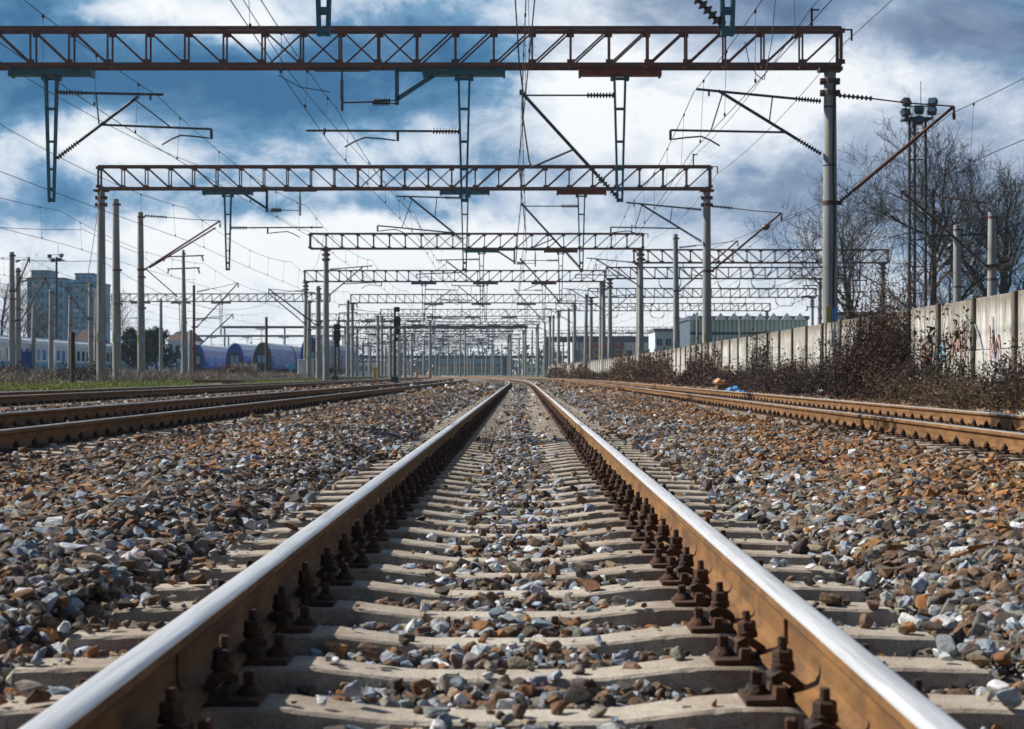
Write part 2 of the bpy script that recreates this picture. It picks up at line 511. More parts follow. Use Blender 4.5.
# ------------------------------------------------------------------ sleepers with their fastenings
def sleeper_mesh():
    #      x,  half top, half bottom, top z, bottom z
    st = [(-1.30, .086, .11, -.030, -.20), (-1.28, .094, .115, -.008, -.20), (-1.05, .096, .115, -.002, -.20), (-.97, .097, .115, 0, -.20), (-.55, .097, .115, 0, -.20), (-.49, .095, .112, -.003, -.20),
          (-.28, .084, .10, -.030, -.20), (-.2, .080, .098, -.034, -.20), (0, .080, .098, -.035, -.20)]
    st = st + [(-a, b, c, d, e) for a, b, c, d, e in reversed(st[:-1])]
    xs_ = sorted(set([a[0] for a in st] + list(np.arange(-1.24, 1.25, .045))))
    arr = np.array(st); rj = np.random.default_rng(5)
    st = [tuple([x] + [float(np.interp(x, arr[:, 0], arr[:, k])) for k in range(1, 5)]) for x in xs_]
    vs, fs = [], []
    for x, ht, hb, zt, zb in st:
        c = .007
        j = rj.normal(0, .0009, 8); chip = (.004 if rj.random() < .04 else 0), (.004 if rj.random() < .04 else 0)
        vs += [(x, -hb, zb), (x, -ht - .004 + j[0] + chip[0] * .4, zt - c - abs(j[1]) - chip[0]), (x, -ht + .006 + j[2] + chip[0], zt + j[3] * .4), (x, ht - .006 + j[4] - chip[1], zt + j[5] * .4), (x, ht + .004 + j[6] - chip[1] * .4, zt - c - abs(j[7]) - chip[1]), (x, hb, zb)]
    n = 6
    for i in range(len(st) - 1):
        for k in range(n):
            k2 = (k + 1) % n
            fs.append((i * n + k, i * n + k2, (i + 1) * n + k2, (i + 1) * n + k))
    fs += [tuple(range(n - 1, -1, -1)), tuple(range((len(st) - 1) * n, len(st) * n))]
    mb = MB(); mb.add(vs, fs)
    return mb
def base_plate_mb(xr, simple_):
    """ribbed plate under the rail; x measured from the sleeper centre, z 0 = sleeper top"""
    mb = MB()
    w = .078
    prof = [(-.19, .001), (.19, .001), (.19, .014), (.122, .016), (.120, .044), (.098, .044), (.094, .016), (.078, .0145), (-.078, .0145), (-.094, .016), (-.098, .044), (-.120, .044), (-.122, .016), (-.19, .014)]
    mb.prism([(xr + a, b) for a, b in prof], -w, w)
    if simple_:
        for s in (-1, 1):
            clamp_bolt_mb(xr, s, mb); screw_spike_mb(xr, s, mb)
        if simple_ == 'low': mb.v = [(a, b, c * .62) for a, b, c in mb.v]
    return mb
def clamp_bolt_mb(xr, s, mb=None):
    mb = mb or MB()
    x = xr + s * .094
    # clamp bridging rib and rail foot
    prof = [(x - s * .040, .030), (x - s * .028, .028), (x + s * .006, .050), (x + s * .018, .046), (x + s * .034, .046), (x + s * .036, .062), (x + s * .012, .074), (x - s * .014, .066), (x - s * .040, .044)]
    mb.prism(prof, -.036, .036)
    mb.lathe((x, 0, .068), (x, 0, .088), [(0, .026), (.25, .030), (.5, .026), (.6, .029), (1, .026)], 10)
    mb.lathe((x, 0, .088), (x, 0, .116), [(0, .0235), (.1, .025), (.85, .025), (1, .021)], 6, smooth=False)
    mb.tube((x, 0, .116), (x, 0, .144), .0115, .0105, 8)
    return mb
def screw_spike_mb(xr, s, mb=None):
    mb = mb or MB()
    x = xr + s * .158
    mb.lathe((x, .012, .013), (x, .012, .038), [(0, .034), (.35, .033), (.7, .024), (1, .021)], 10)
    mb.box((x, .012, .053), (.026, .026, .032), bevel=.004)
    return mb

S_NEAR, S_MID = [], []
proto = sleeper_mesh().build('concrete_sleeper', SLEEPER, None, (0, 0, 0))
plates = [base_plate_mb(s * GC / 2, False).build('base_plate', FASTEN, proto) for s in (-1, 1)]
subs = []
for p, s in zip(plates, (-1, 1)):
    for q in (-1, 1):
        for fn, nm, off in ((clamp_bolt_mb, 'clamp_bolt', .094), (screw_spike_mb, 'screw_spike', .158)):
            ob = fn(s * GC / 2, q).build(nm, FASTEN, p)
            c = Vector((s * GC / 2 + q * off, 0, .03))
            ob.data.transform(Matrix.Translation(-c)); ob.location = c
            subs.append((s, ob))
proto2 = proto.copy(); COL.objects.link(proto2)
plates2 = [base_plate_mb(s * GC / 2, True).build('base_plate', FASTEN, proto2) for s in (-1, 1)]

proto3 = proto.copy(); COL.objects.link(proto3)
plates3 = [base_plate_mb(s * GC / 2, 'low').build('base_plate', FASTEN, proto3) for s in (-1, 1)]

def put(cx, y, zl, zr, first, near, label, group, low=False):
    ang = -math.atan2(zr - zl, GC)
    zc = (zl + zr) / 2 - .1865
    loc = (cx + cv(y) + rng.normal(0, .006), y + rng.normal(0, .008), zc + rng.normal(0, .001))
    rot = (0, ang, rng.normal(0, .003))
    if first is not None: o = first
    else:
        src = proto if near else (proto3 if low else proto2)
        o = src.copy(); COL.objects.link(o)
        if near:
            for i, p in enumerate(plates):
                c = p.copy(); COL.objects.link(c); c.parent = o
                for s, sb in subs:
                    if s == (-1, 1)[i]:
                        d = sb.copy(); COL.objects.link(d); d.parent = c
                        d.location = sb.location + Vector((random.uniform(-.003, .003), random.uniform(-.006, .006), random.uniform(-.003, .001))); d.rotation_euler = (random.uniform(-.05, .05), random.uniform(-.05, .05), random.uniform(-.16, .16)); d.scale = (1, 1, random.uniform(.9, 1.08))
        else:
            for p in (plates3 if low else plates2):
                c = p.copy(); COL.objects.link(c); c.parent = o
    o.location = loc; o.rotation_euler = rot
    tag(o, label, 'sleeper', group)
lab = 'weathered concrete sleeper lying under both bright rails of the centre track'
ys_c = [Y0 + SP * k for k in range(3, 160)]
for i, y in enumerate(ys_c):
    near = y < 26
    put(0, y, 0, 0, proto if i == 0 else (proto2 if i == 60 else None), near, lab, 'sleepers of the centre track')
first2 = [proto3]
for nm, y0, n, l_ in (('near left', 5, 84, 'concrete sleeper under the rusty first track left of centre, ends showing in ballast'),
                      ('right', 5, 84, 'concrete sleeper under the golden brown right track, ends showing in ballast')):
    cx, zl, zr = TRK[nm]
    for k in range(n):
        y = Y0 + SP * (int(y0 / SP) + k)
        put(cx, y, zl, zr, first2.pop() if first2 else None, False, l_, 'sleepers of the %s track' % ('first left' if nm == 'near left' else 'right'), True)

# all the sleepers beyond those: one mass
def far_sleepers():
    mb = MB()
    def one(cx, y, zl, zr):
        x = cx + cv(y)
        a = (zr - zl) / GC
        zc = (zl + zr) / 2 - .1865
        vs = []
        for sx in (-1.3, 1.3):
            for sy, dz in ((-.13, -.12), (-.1, 0), (.1, 0), (.13, -.12)):
                vs.append((x + sx, y + sy, zc + a * sx + dz))
        mb.add(vs, [(0, 1, 5, 4), (1, 2, 6, 5), (2, 3, 7, 6), (3, 2, 1, 0), (4, 5, 6, 7)])
        for s in (-1, 1):
            xr = s * GC / 2
            for q in (-1, 1):
                mb.box((x + xr + q * .12, y, zc + a * xr + .03), (.10, .09, .06), 1)
    for nm, a, b in (('centre', ys_c[-1] + SP, 240), ('near left', Y0 + SP * (int(5 / SP) + 84), 230), ('right', Y0 + SP * (int(5 / SP) + 84), 230), ('far left', 9, 120), ('siding', 88, 150)):
        cx, zl, zr = TRK.get(nm, (-15.6, .30, .28))
        k0 = int(math.ceil((a - Y0) / SP - 1e-6))
        for k in range(k0, int((b - Y0) / SP)):
            one(cx, Y0 + SP * k, zl, zr)
    o = mb.build('distant_sleepers', [SLEEPER, FASTEN], None, (0, 60, 0))
    tag(o, 'concrete sleepers running on into the distance under all four tracks', 'sleepers', kind='stuff')
far_sleepers()

# ------------------------------------------------------------------ ballast
def rock_proto(npts, seed, sub=False):
    r = np.random.default_rng(seed)
    p = r.normal(size=(npts, 3)); p /= np.linalg.norm(p, axis=1)[:, None]
    # cut stone: push the points out towards a box so faces come out flat and edges sharp
    p = np.sign(p) * np.abs(p) ** .62
    p *= r.uniform(.82, 1.12, (npts, 1))
    ax = np.array([1.0, r.uniform(.62, .95), r.uniform(.45, .8)])
    p *= ax
    bm = bmesh.new()
    for q in p: bm.verts.new(q)
    bmesh.ops.convex_hull(bm, input=bm.verts[:])
    for v in [v for v in bm.verts if not v.link_faces]: bm.verts.remove(v)
    if sub:
        bmesh.ops.bevel(bm, geom=bm.edges[:], offset=.085, segments=1, affect='EDGES')
        for v in bm.verts:
            v.co *= 1 + r.uniform(-.06, .06)
    bmesh.ops.triangulate(bm, faces=bm.faces[:])
    bmesh.ops.recalc_face_normals(bm, faces=bm.faces[:])
    bm.verts.index_update()
    V = np.array([v.co[:] for v in bm.verts]); Fs = np.array([[v.index for v in f.verts] for f in bm.faces])
    bm.free()
    V /= (V.max(0) - V.min(0)).mean()
    return V, Fs
def rot_mats(n):
    az = rng.uniform(0, 2 * np.pi, n); tx = rng.normal(0, .5, n); ty = rng.normal(0, .5, n)
    ca, sa, cx, sx, cy, sy = np.cos(az), np.sin(az), np.cos(tx), np.sin(tx), np.cos(ty), np.sin(ty)
    z = np.zeros(n); o = np.ones(n)
    Rz = np.stack([ca, -sa, z, sa, ca, z, z, z, o], -1).reshape(-1, 3, 3)
    Rx = np.stack([o, z, z, z, cx, -sx, z, sx, cx], -1).reshape(-1, 3, 3)
    Ry = np.stack([cy, z, sy, z, o, z, -sy, z, cy], -1).reshape(-1, 3, 3)
    return Rx @ Ry @ Rz
PAL = np.array([(.075, .060, .052), (.19, .115, .070), (.27, .245, .22), (.33, .39, .47), (.68, .71, .76), (.38, .175, .058), (.24, .11, .042), (.38, .30, .20)])
PAL = PAL * .92 + .08 * np.array([.22, .17, .13])
def stone_tints(xp, y):
    n = len(xp)
    rust = np.clip((xp - 1.5) / 1.6, 0, 1) * (.95 + .35 * np.sin(y * .35 + xp * 1.3))
    left = np.clip((-xp - 1.4) / 1.2, 0, 1)
    rust = rust + left * np.clip((y - 7) / 5, 0, 1) * np.clip(.30 + .35 * np.sin(y * .8 + xp * 2.1), 0, 1)
    ctr = 1 - np.clip((np.abs(xp) - .9) / .6, 0, 1)
    w = np.stack([.20 + .12 * left, .21 + .14 * left + .10 * rust, .20 + 0 * xp, .15 + .08 * ctr - .05 * left * 0, .075 + .05 * ctr, .03 + .50 * rust + .03 * left, .05 + .26 * rust + .06 * left, .09 + .05 * rust], -1)
    w[:, 2] *= (1 - .45 * rust); w[:, 3] *= (1 - .55 * rust); w[:, 4] *= (1 - .55 * rust); w[:, 0] *= (1 - .4 * rust)
    # oil and iron dust along the rails
    d = np.minimum(np.abs(np.abs(xp) - .75), np.minimum(np.abs(np.abs(xp + 5.3) - .75), np.abs(np.abs(xp - 5.05) - .75)))
    near = np.clip(1 - d / .45, 0, 1)
    w[:, 6] += .25 * near; w[:, 1] += .15 * near; w[:, 4] *= 1 - .6 * near
    c = np.cumsum(w, 1); c /= c[:, -1:]
    k = (rng.random(n)[:, None] > c).sum(1).clip(0, len(PAL) - 1)
    col = PAL[k] * rng.uniform(.7, 1.3, (n, 1)) * rng.uniform(.94, 1.06, (n, 3))
    return col
SLP = [('centre', 3, 400), ('near left', 3, 300), ('right', 3, 300), ('far left', 3, 200)]
def scatter(ya, yb, sp, layers, margin, size, npts, nproto, sub=False, xlim=8.2, ring=False):
    """jittered grid of stones that fills the view between two distances"""
    P_, S_, C_ = [], [], []
    for lay in range(layers):
        ny = int((yb - ya) / sp)
        y = ya + (np.arange(ny) + .5) * sp
        hw = np.minimum(.305 * y + margin, xlim)
        nmax = int(2 * xlim / sp)
        xg = -xlim + (np.arange(nmax) + .5) * sp
        X, Y = np.meshgrid(xg, y)
        X = X + rng.uniform(-.55, .55, X.shape) * sp; Y = Y + rng.uniform(-.55, .55, Y.shape) * sp
        keep = np.abs(X) < np.broadcast_to(hw[:, None], X.shape)
        if ring: keep = ~keep & (np.abs(X) < 7.2)
        if lay > 0: keep &= rng.random(X.shape) < .62
        X, Y = X[keep], Y[keep]
        s = np.clip(rng.lognormal(np.log(size), .36, len(X)), size * .4, size * 1.75)
        z = bed(X) + lump(X, Y) * (np.abs(X) > 1.4) + (.0 if lay == 0 else .42 * size) + rng.normal(0, .008, len(X))
        ok = np.ones(len(X), bool)
        for nm, sa, sb in SLP:
            cx, zl, zr = TRK[nm]
            dx = X - cx
            ph = np.abs(((Y - Y0 + SP / 2) % SP) - SP / 2)
            ztop = (zl + zr) / 2 - .1865 + (zr - zl) / GC * dx
            if nm == 'centre': s = np.where(np.abs(dx) < 1.2, s * .84, s)
            on = (np.abs(dx) < 1.33) & (ph < .085 + .25 * s)
            inner = np.abs(dx) < 1.33
            # stones lie lower in the cribs of a track, heaped along its middle further out
            heap = np.clip((Y - 8) / 12, 0, 1) * np.exp(-(dx / .2) ** 2) * .030
            zc = ztop - .086 + heap + .022 * np.exp(-(dx / .3) ** 2) + (.0 if lay == 0 else .55 * size) + rng.normal(0, .008, len(X))
            z = np.where(inner, zc, z)
            pk = np.where(np.abs(dx) < .5, .03 + .15 * np.clip((Y - 7) / 14, 0, 1) * np.exp(-(dx / .2) ** 2), .02)
            pk = np.where(np.abs(dx) > 1.0, .05 + .35 * np.clip((np.abs(dx) - 1.2) / .1, 0, 1), pk)
            stay = rng.random(len(X)) < pk
            z = np.where(on & stay, ztop + .30 * s - .035 * (np.abs(dx) < .35), z)
            ok &= ~(on & ~stay)
            r = np.abs(np.abs(dx) - GC / 2)
            ok &= ~(r < .08 + .3 * s)
            ok &= ~((r < .24) & (ph < .16) )
            ok &= ~((r < .16) & (z + .3 * s > ztop + .03) & inner)
        X, Y, z, s = X[ok], Y[ok], z[ok], s[ok]
        P_.append(np.stack([X, Y, z], -1)); S_.append(s); C_.append(stone_tints(X, Y))
    Pp, Ss, Cc = np.concatenate(P_), np.concatenate(S_), np.concatenate(C_)
    Pp = Pp.copy(); Pp[:, 0] += curve(Pp[:, 1])
    who = rng.integers(0, nproto, len(Pp))
    Vs, Ls, Ts, base = [], [], [], 0
    for k in range(nproto):
        sel = np.where(who == k)[0]
        if not len(sel): continue
        V, Fs = rock_proto(npts + k % 3, 100 * npts + k, sub)
        M = rot_mats(len(sel))
        W = np.einsum('nij,vj->nvi', M, V) * Ss[sel][:, None, None]
        # keep every stone settled: flatten a little
        W[:, :, 2] *= .85
        W += Pp[sel][:, None, :]
        nv = len(V)
        Vs.append(W.reshape(-1, 3))
        Ls.append((Fs[None] + (base + np.arange(len(sel)) * nv)[:, None, None]).reshape(-1, 3))
        Ts.append(np.repeat(Cc[sel], nv, 0)); base += len(sel) * nv
    return np.concatenate(Vs), np.concatenate(Ls), np.concatenate(Ts)
Vs, Ls, Ts, b_ = [], [], [], 0
for args in ((1.8, 2.9, .05, 2, 1.0, .05, 12, 8), (2.9, 6.4, .036, 2, .75, .043, 13, 16, True), (2.9, 8.5, .030, 1, .75, .019, 8, 8), (6.4, 11, .038, 2, .9, .043, 14, 14), (11, 24, .047, 2, 1.2, .047, 10, 10), (24, 60, .062, 1, 1.5, .056, 8, 8), (1.0, 24, .075, 1, .85, .07, 8, 8, False, 8.2, True), (60, 150, .19, 1, 1.5, .15, 6, 6)):
    V, L, T = scatter(*args)
    Vs.append(V); Ls.append(L + b_); Ts.append(T); b_ += len(V)
o = np_mesh('ballast', np.concatenate(Vs), 3, np.concatenate(Ls), STONE, None, False, {'tint': np.concatenate(Ts)})
tag(o, 'broken ballast stones, bluish grey, white and rust brown, heaped between the tracks', 'ballast', kind='stuff')
print('ballast tris', sum(len(l) for l in Ls))
# ------------------------------------------------------------------ gantries
def H(x, h, y): return Vector((x, y, CAMZ + h))
def insulator_mb(p0, p1, r=.075, n=9):
    mb = MB()
    prof = [(0, r * .35)]
    for i in range(n):
        a, b = (i + .15) / n, (i + .85) / n
        prof += [(a, r * .35), ((a + b) / 2 - .1 / n, r), ((a + b) / 2 + .1 / n, r * .95), (b, r * .35)]
    prof.append((1, r * .35))
    return mb.lathe(p0, p1, prof, 8)

def truss(y, x0, x1, zb, zt, flip_front, flip_back, panel=1.06, dep=.58, parent=None, far=False):
    mb = MB()
    w = .095
    xs = [x0 + (x1 - x0) * i / max(1, round((x1 - x0) / panel)) for i in range(max(1, round((x1 - x0) / panel)) + 1)]
    for yy, flip in ((y - dep / 2, flip_front), (y + dep / 2, flip_back)):
        mb.bar((x0, yy, zt - w / 2), (x1, yy, zt - w / 2), w, .09)
        mb.bar((x0, yy, zb + w / 2), (x1, yy, zb + w / 2), w * 1.15, .09)
        for i, x in enumerate(xs):
            if not far:
                for zz in (zb + w + .03, zt - w - .03): mb.box((x, yy + (-.026 if yy < y else .026), zz), (.21, .008, .13))
            mb.bar((x, yy, zb + w), (x, yy, zt - w), .050 if 0 < i < len(xs) - 1 else .09, .04)
            if i < len(xs) - 1:
                xn = xs[i + 1]
                xm = (x + xn) / 2
                if xm < flip: a, b = (x + .04, zt - w), (xn - .04, zb + w)
                else: a, b = (x + .04, zb + w), (xn - .04, zt - w)
                o = .012 if yy < y else -.012
                mb.bar((a[0], yy + o, a[1]), (b[0], yy + o, b[1]), .048, .02)
    if not far:
        for x in xs:
            mb.bar((x, y - dep / 2, zt - .05), (x, y + dep / 2, zt - .05), .05)
            mb.bar((x, y - dep / 2, zb + .05), (x, y + dep / 2, zb + .05), .05)
    return mb.build('lattice_truss', TRUSS, parent)

def concrete_column(parent, x, y, zb, zt, r0=.215, r1=.165, clamps=True, plate=True, cable=False, mat=None):
    mb = MB()
    mb.lathe((x, y, zb), (x, y, zt), [(0, r0), (.3, r0 * .93 + r1 * .07), (.995, r1), (1, r1 * .9)], 20)
    o = mb.build('column', mat or POLE, parent)
    if clamps:
        c = MB()
        for dz in (.30, .62):
            c.lathe((x, y, zt - dz - .07), (x, y, zt - dz + .07), [(0, r1 + .02), (1, r1 + .02)], 16)
            for s in (-1, 1):
                c.box((x + s * (r1 + .05), y, zt - dz), (.10, .16, .16))
                c.bar((x + s * (r1 + .06), y - .2, zt - dz), (x + s * (r1 + .06), y + .2, zt - dz), .03)
        c.build('clamp', TRUSS, o)
        b = MB()
        b.box((x, y, zt + .02), (.62, .5, .09)); b.box((x - .2, y - .1, zt - .02), (.12, .2, .06))
        b.build('cap_plate', TRUSS, o)
    if plate:
        zz = zb + (zt - zb) * .26
        rr = r0 + (r1 - r0) * .26
        for nm, m, dx, w in (('yellow_plate', PLATE_Y, -.08, .13), ('blue_plate', PLATE_B, .085, .15)):
            q = MB(); q.box((x + dx, y - rr - .012, zz), (w, .02, .42 if dx < 0 else .36)); q.build(nm, m, o)
    if cable:
        q = MB()
        pts = [(x + .075 + .02 * math.sin(z * 1.7), y - (r0 + (r1 - r0) * (z - zb) / (zt - zb)) * .93 - .012, z) for z in np.linspace(zb, zt - .3, 14)]
        q.path(pts, .028, 6); q.build('cable', BLACK, o)
        q = MB()
        for z in np.linspace(zb + 1.6, zt - 1.0, 5):
            rr = r0 + (r1 - r0) * (z - zb) / (zt - zb) + .006
            q.lathe((x, y, z - .02), (x, y, z + .02), [(0, rr), (1, rr)], 20)
        q.build('strap', DARKSTEEL, o)
    return o

def drop_post(parent, x, y, ztop, zbot, mat_plate, pw=2.25):
    mb = MB()
    wt, wb = .15, .062
    for s in (-1, 1):
        for yy in (-.10, .10):
            mb.bar((x + s * wt, y + yy, ztop - .22), (x + s * wb, y + yy * .5, zbot), .055, .04)
    for t in (.02, .26, .52, .74, .90, .985):
        z = ztop - .22 + (zbot - ztop + .22) * t; w = wt + (wb - wt) * t
        for yy in (-.10, .10):
            k = yy * (1 - .5 * t)
            mb.bar((x - w, y + k, z), (x + w, y + k, z), .05 if t < .9 else .09, .02)
    for s in (-1, 1):
        mb.box((x + s * .21, y, ztop - .27), (.09, .26, .12)); mb.tube((x + s * .21, y, ztop - .36), (x + s * .21, y, ztop - .14), .02, n=6)
    o = mb.build('drop_post', TEAL, parent)
    q = MB()
    q.box((x, y - .21, ztop - .12), (pw, .025, .17)); q.box((x, y + .21, ztop - .12), (pw, .025, .17))
    q.box((x, y, ztop - .195), (pw, .42, .02))
    for s in (-1, 1): q.box((x + s * pw * .485, y, ztop - .13), (.06, .5, .22))
    q.build('mounting_plate', mat_plate, o)
    return o

def steady(o, xt, h, y, d, L=1.35):
    """curved steady arm: hangs under the tube end at xt and reaches back (-d) to the contact wire"""
    mb = MB()
    mb.bar(H(xt, h, y), H(xt, h - .27, y), .07, .05)
    x1 = xt - d * .06
    mb.path([H(x1, h - .25, y), H(xt - d * .45, h - .20, y), H(xt - d * L * .62, h - .17, y), H(xt - d * L * .8, h - .27, y), H(xt - d * L, h - .43, y)], .024, 6)
    mb.build('steady_arm', TUBE, o)

def arm_full(parent, xr, y, d, h1=7.68, h1t=7.62, h2=5.88, L1=3.05, Ld=2.38, L2a=1.45, L2b=4.36, hr=6.75, hrt=6.68, ins=.72):
    """top tube and diagonal tube with their insulators, hanger, registration tube and steady arm"""
    mb = MB()
    a, b = H(xr + d * .14, h1, y), H(xr + d * L1, h1t, y)
    u = (b - a).normalized()
    mb.tube(a + u * ins, b, .036, n=8)
    mb.bar(b - u * .35, b - u * .35 + Vector((0, 0, -.16)), .05)
    c, e = H(xr + d * .14, h2, y), H(xr + d * Ld, h1t - .04, y)
    v = (e - c).normalized()
    mb.tube(c + v * .75, e, .044, n=8)
    def on(p, q, x):
        t = (x - p.x) / (q.x - p.x); return p + (q - p) * t
    xh = xr + d * (.14 + (Ld) * .45)
    mb.tube(on(a, b, xh), on(c, e, xh + d * .09), .02, n=6)
    p, q = on(c, e, xr + d * (L2a - .1)), H(xr + d * L2b, hrt, y)
    mb.tube(p, q, .032, n=8)
    mb.tube(on(c, e, xr + d * (Ld - .12)), on(p, q, xr + d * (L2b - 1.1)), .02, n=6)
    o = mb.build('cantilever_arm', TUBE, parent)
    insulator_mb(a, a + u * ins, .08).build('insulator', INSUL, o)
    insulator_mb(c, c + v * .75, .075).build('insulator', INSUL, o)
    steady(o, q.x, q.z - CAMZ, y, d)
    return o

def arm_reg(parent, xr, y, d, h=6.62, L=4.3, ins=.75, at=.42):
    mb = MB()
    a, b = H(xr + d * .12, h, y), H(xr + d * L, h + .02, y)
    u = (b - a).normalized()
    mb.tube(a + u * ins, b, .032, n=8); mb.box(b - u * .5, (.06, .06, .12))
    o = mb.build('registration_arm', TUBE, parent)
    insulator_mb(a, a + u * ins, .085).build('insulator', INSUL, o)
    steady(o, xr + d * (L * at), h, y, -d, 1.45)
    return o

def arm_strut(parent, xr, y, d, ht=7.6, hb=4.80, L=2.68):
    """tube tie at the top, long diagonal tube from the foot of the drop post"""
    mb = MB()
    a, b = H(xr + d * .15, ht, y), H(xr + d * L, ht, y)
    mb.tube(a + (b - a) * .3, b, .024, n=8)
    c, e = H(xr + d * .05, hb, y), H(xr + d * L, ht + .08, y)
    v = (e - c)
    mb.tube(c + v * .22, e, .046, n=8)
    m = c + v * .46
    mb.tube(m, H(xr + d * 2.45, 5.62, y), .028, n=8)
    mb.box(e, (.12, .08, .14))
    o = mb.build('cantilever_arm', TUBE, parent)
    insulator_mb(a, a + (b - a) * .3, .085).build('insulator', INSUL, o)
    insulator_mb(c, c + v * .22, .085).build('insulator', INSUL, o)
    return o

def arm_outer(parent, xr, y, d, hc=4.66, ht=7.3, hi=7.6, L=3.38):
    """heavy raking pole tied back by a wire and insulator"""
    mb = MB()
    c, e = H(xr + d * .22, hc, y), H(xr + d * L, ht, y)
    v = e - c
    mb.tube(c + v * .14, e, .055, .045, n=8)
    mb.bar(e, e + Vector((0, 0, -.18)), .05); mb.tube(e + Vector((0, 0, -.18)), e + Vector((0, 0, -.36)), .045, n=6)
    a = H(xr + d * .22, hi, y)
    w = e - a
    mb.path([a + w * .3, a + w * .6 + Vector((0, 0, -.03)), a + w], .022, 6)
    mb.lathe(H(xr, hc - .06, y), H(xr, hc + .06, y), [(0, .2), (1, .2)], 14); mb.box(c - Vector((d * .05, 0, 0)), (.3, .1, .1))
    o = mb.build('raking_arm', RUSTPOLE, parent)
    insulator_mb(c, c + v * .14, .075, 7).build('insulator', INSUL, o)
    insulator_mb(a, a + w * .3, .075, 8).build('insulator', INSUL, o)
    return o

def bracket(parent, x, y, d, zb, L=1.15, strut=1.0, xi=None):
    """teal triangular bracket under the truss with a strut insulator and a hanging insulator"""
    mb = MB()
    mb.bar((x, y, zb), (x, y, zb - 1.0), .11, .1); mb.bar((x, y, zb - .06), (x + d * L, y, zb - .06), .07, .1)
    mb.bar((x, y, zb - .85), (x + d * L, y, zb - .1), .11, .1)
    o = mb.build('side_bracket', TEAL, parent)
    xi = xi if xi is not None else x - d * 1.5
    q = MB()
    za = zb - .92
    for s in (-1, 1):
        q.bar((x - d * .62, y + s * .04, za), (xi, y + s * .03, za - .02), .03)
        q.bar((x, y + s * .04, za + s * .06), (x - d * .2, y + s * .04, za + s * .04), .03)
    q.tube((xi, y, zb - .3), (xi, y, zb), .025, n=6); q.tube((xi, y, za - .25), (xi, y, za + .15), .04, n=6)
    q.box((xi, y, zb - .04), (1.5, .3, .07))
    q.build('hanger_rod', TUBE, o)
    for s in (-1, 1):
        insulator_mb((x - d * .18, y + s * .05, za + s * .05), (x - d * .66, y + s * .05, za + s * .04), .085, 7).build('insulator', INSUL, o)
    insulator_mb((xi, y, zb - .3), (xi, y, zb - .3 - .6), .065, 9).build('insulator', INSUL, o)
    return o

ZB, ZT = CAMZ + 8.34, CAMZ + 9.43
HB = 4.69
def gantry(y, x0, x1, label, cols, drops, flips, dx=0, far=False, end_bracket=True, brk=None):
    g = thing('catenary_gantry', label, 'gantry', (dx, y, 0), 'lattice gantries over the tracks')
    truss(y, x0 + dx, x1 + dx, ZB, ZT, flips[0] + dx, flips[1] + dx, parent=g, far=far)
    for c in cols:
        x, arms, cab = c
        co = concrete_column(g, x + dx, y, bed(np.array(x)).item() - .3, ZB - .06, cable=cab)
        for kind, d in arms:
            if kind == 'full': arm_full(g, x + dx + d * .1, y, d, 7.44, 7.77, 6.0, 3.55, 2.95, 1.2, 4.25, 6.5, 6.65)
            if kind == 'outer': arm_outer(g, x + dx, y, d)
            if kind == 'low': arm_full(g, x + dx + d * .1, y, d, 7.0, 7.25, 5.3, 3.0, 2.4, 1.1, 3.6, 6.0, 6.15)
    for x, mt, kind, d in drops:
        drop_post(g, x + dx, y, ZB, CAMZ + HB, mt)
        if kind == 'full': arm_full(g, x + dx, y, d)
        if kind == 'fullup': arm_full(g, x + dx, y, d, 7.97, 8.05, 6.1, 3.1, 2.5, .6, 3.95, 6.6, 6.72)
        if kind == 'reg': arm_reg(g, x + dx, y, d)
        if kind == 'strut': arm_strut(g, x + dx, y, d)
    for b in (brk or []):
        bracket(g, b[0] + dx, y, b[1], ZB, xi=(b[2] + dx if len(b) > 2 else None))
    if end_bracket:
        q = MB(); xe = x1 + dx
        q.bar((xe, y, ZT - .04), (xe + .36, y, ZT - .04), .04); q.tube((xe + .34, y, ZT - .04), (xe + .34, y, ZT - .34), .03, n=6)
        q.bar((xe - .75, y, ZT), (xe - .75, y, ZT + .55), .06); q.bar((xe - .75, y, ZT + .5), (xe - .55, y, ZT + .5), .04)
        q.build('end_bracket', DARKSTEEL, g)
    return g

GY = [24.4, 48.0, 79.7, 117.8, 159.7, 207.6, 255.5]
gantry(24.4, -21, 8.7, 'nearest gantry overhead, only its two dark hanging post tips show at the top edge', [(-20.6, [('outer', 1)], False), (8.45, [('full', -1)], False)],
       [(-12.9, TEAL, 'full', 1), (-2.70, TEAL, 'reg', -1), (2.90, OXIDE, 'strut', -1)], (-4, -7), brk=[(-3.3, 1, -4.9)])
gantry(48.0, -20.6, 8.7, 'largest rusty lattice gantry, crossing the top of the sky', [(-20.2, [('outer', 1)], False), (8.45, [('full', -1), ('outer', 1)], True)],
       [(-12.78, TEAL, 'full', 1), (-1.53, TEAL, 'reg', -1), (2.72, OXIDE, 'strut', -1)], (-3.0, -7.4), brk=[(-3.36, 1, -4.86)])
gantry(79.7, -19.07, 8.56, 'second lattice gantry in line, its left column by the grass verge', [(-19.0, [], False), (8.42, [('full', -1), ('outer', 1)], False)],
       [(-13.27, TEAL, 'reg', 1), (-2.54, TEAL, 'fullup', -1), (2.74, OXIDE, 'strut', -1)], (-3.6, -7.2), brk=[(-11.5, -1, -10.0)])
gantry(117.8, -14.06, 8.2, 'third lattice gantry in line, its left column standing between tracks', [(-13.0, [('low', 1)], False), (8.05, [('full', -1)], False)],
       [(-2.6, TEAL, 'full', -1), (2.7, OXIDE, 'strut', -1)], (-3.6, -6.2), dx=cv(117.8), brk=[(-.4, -1, 1.0)])
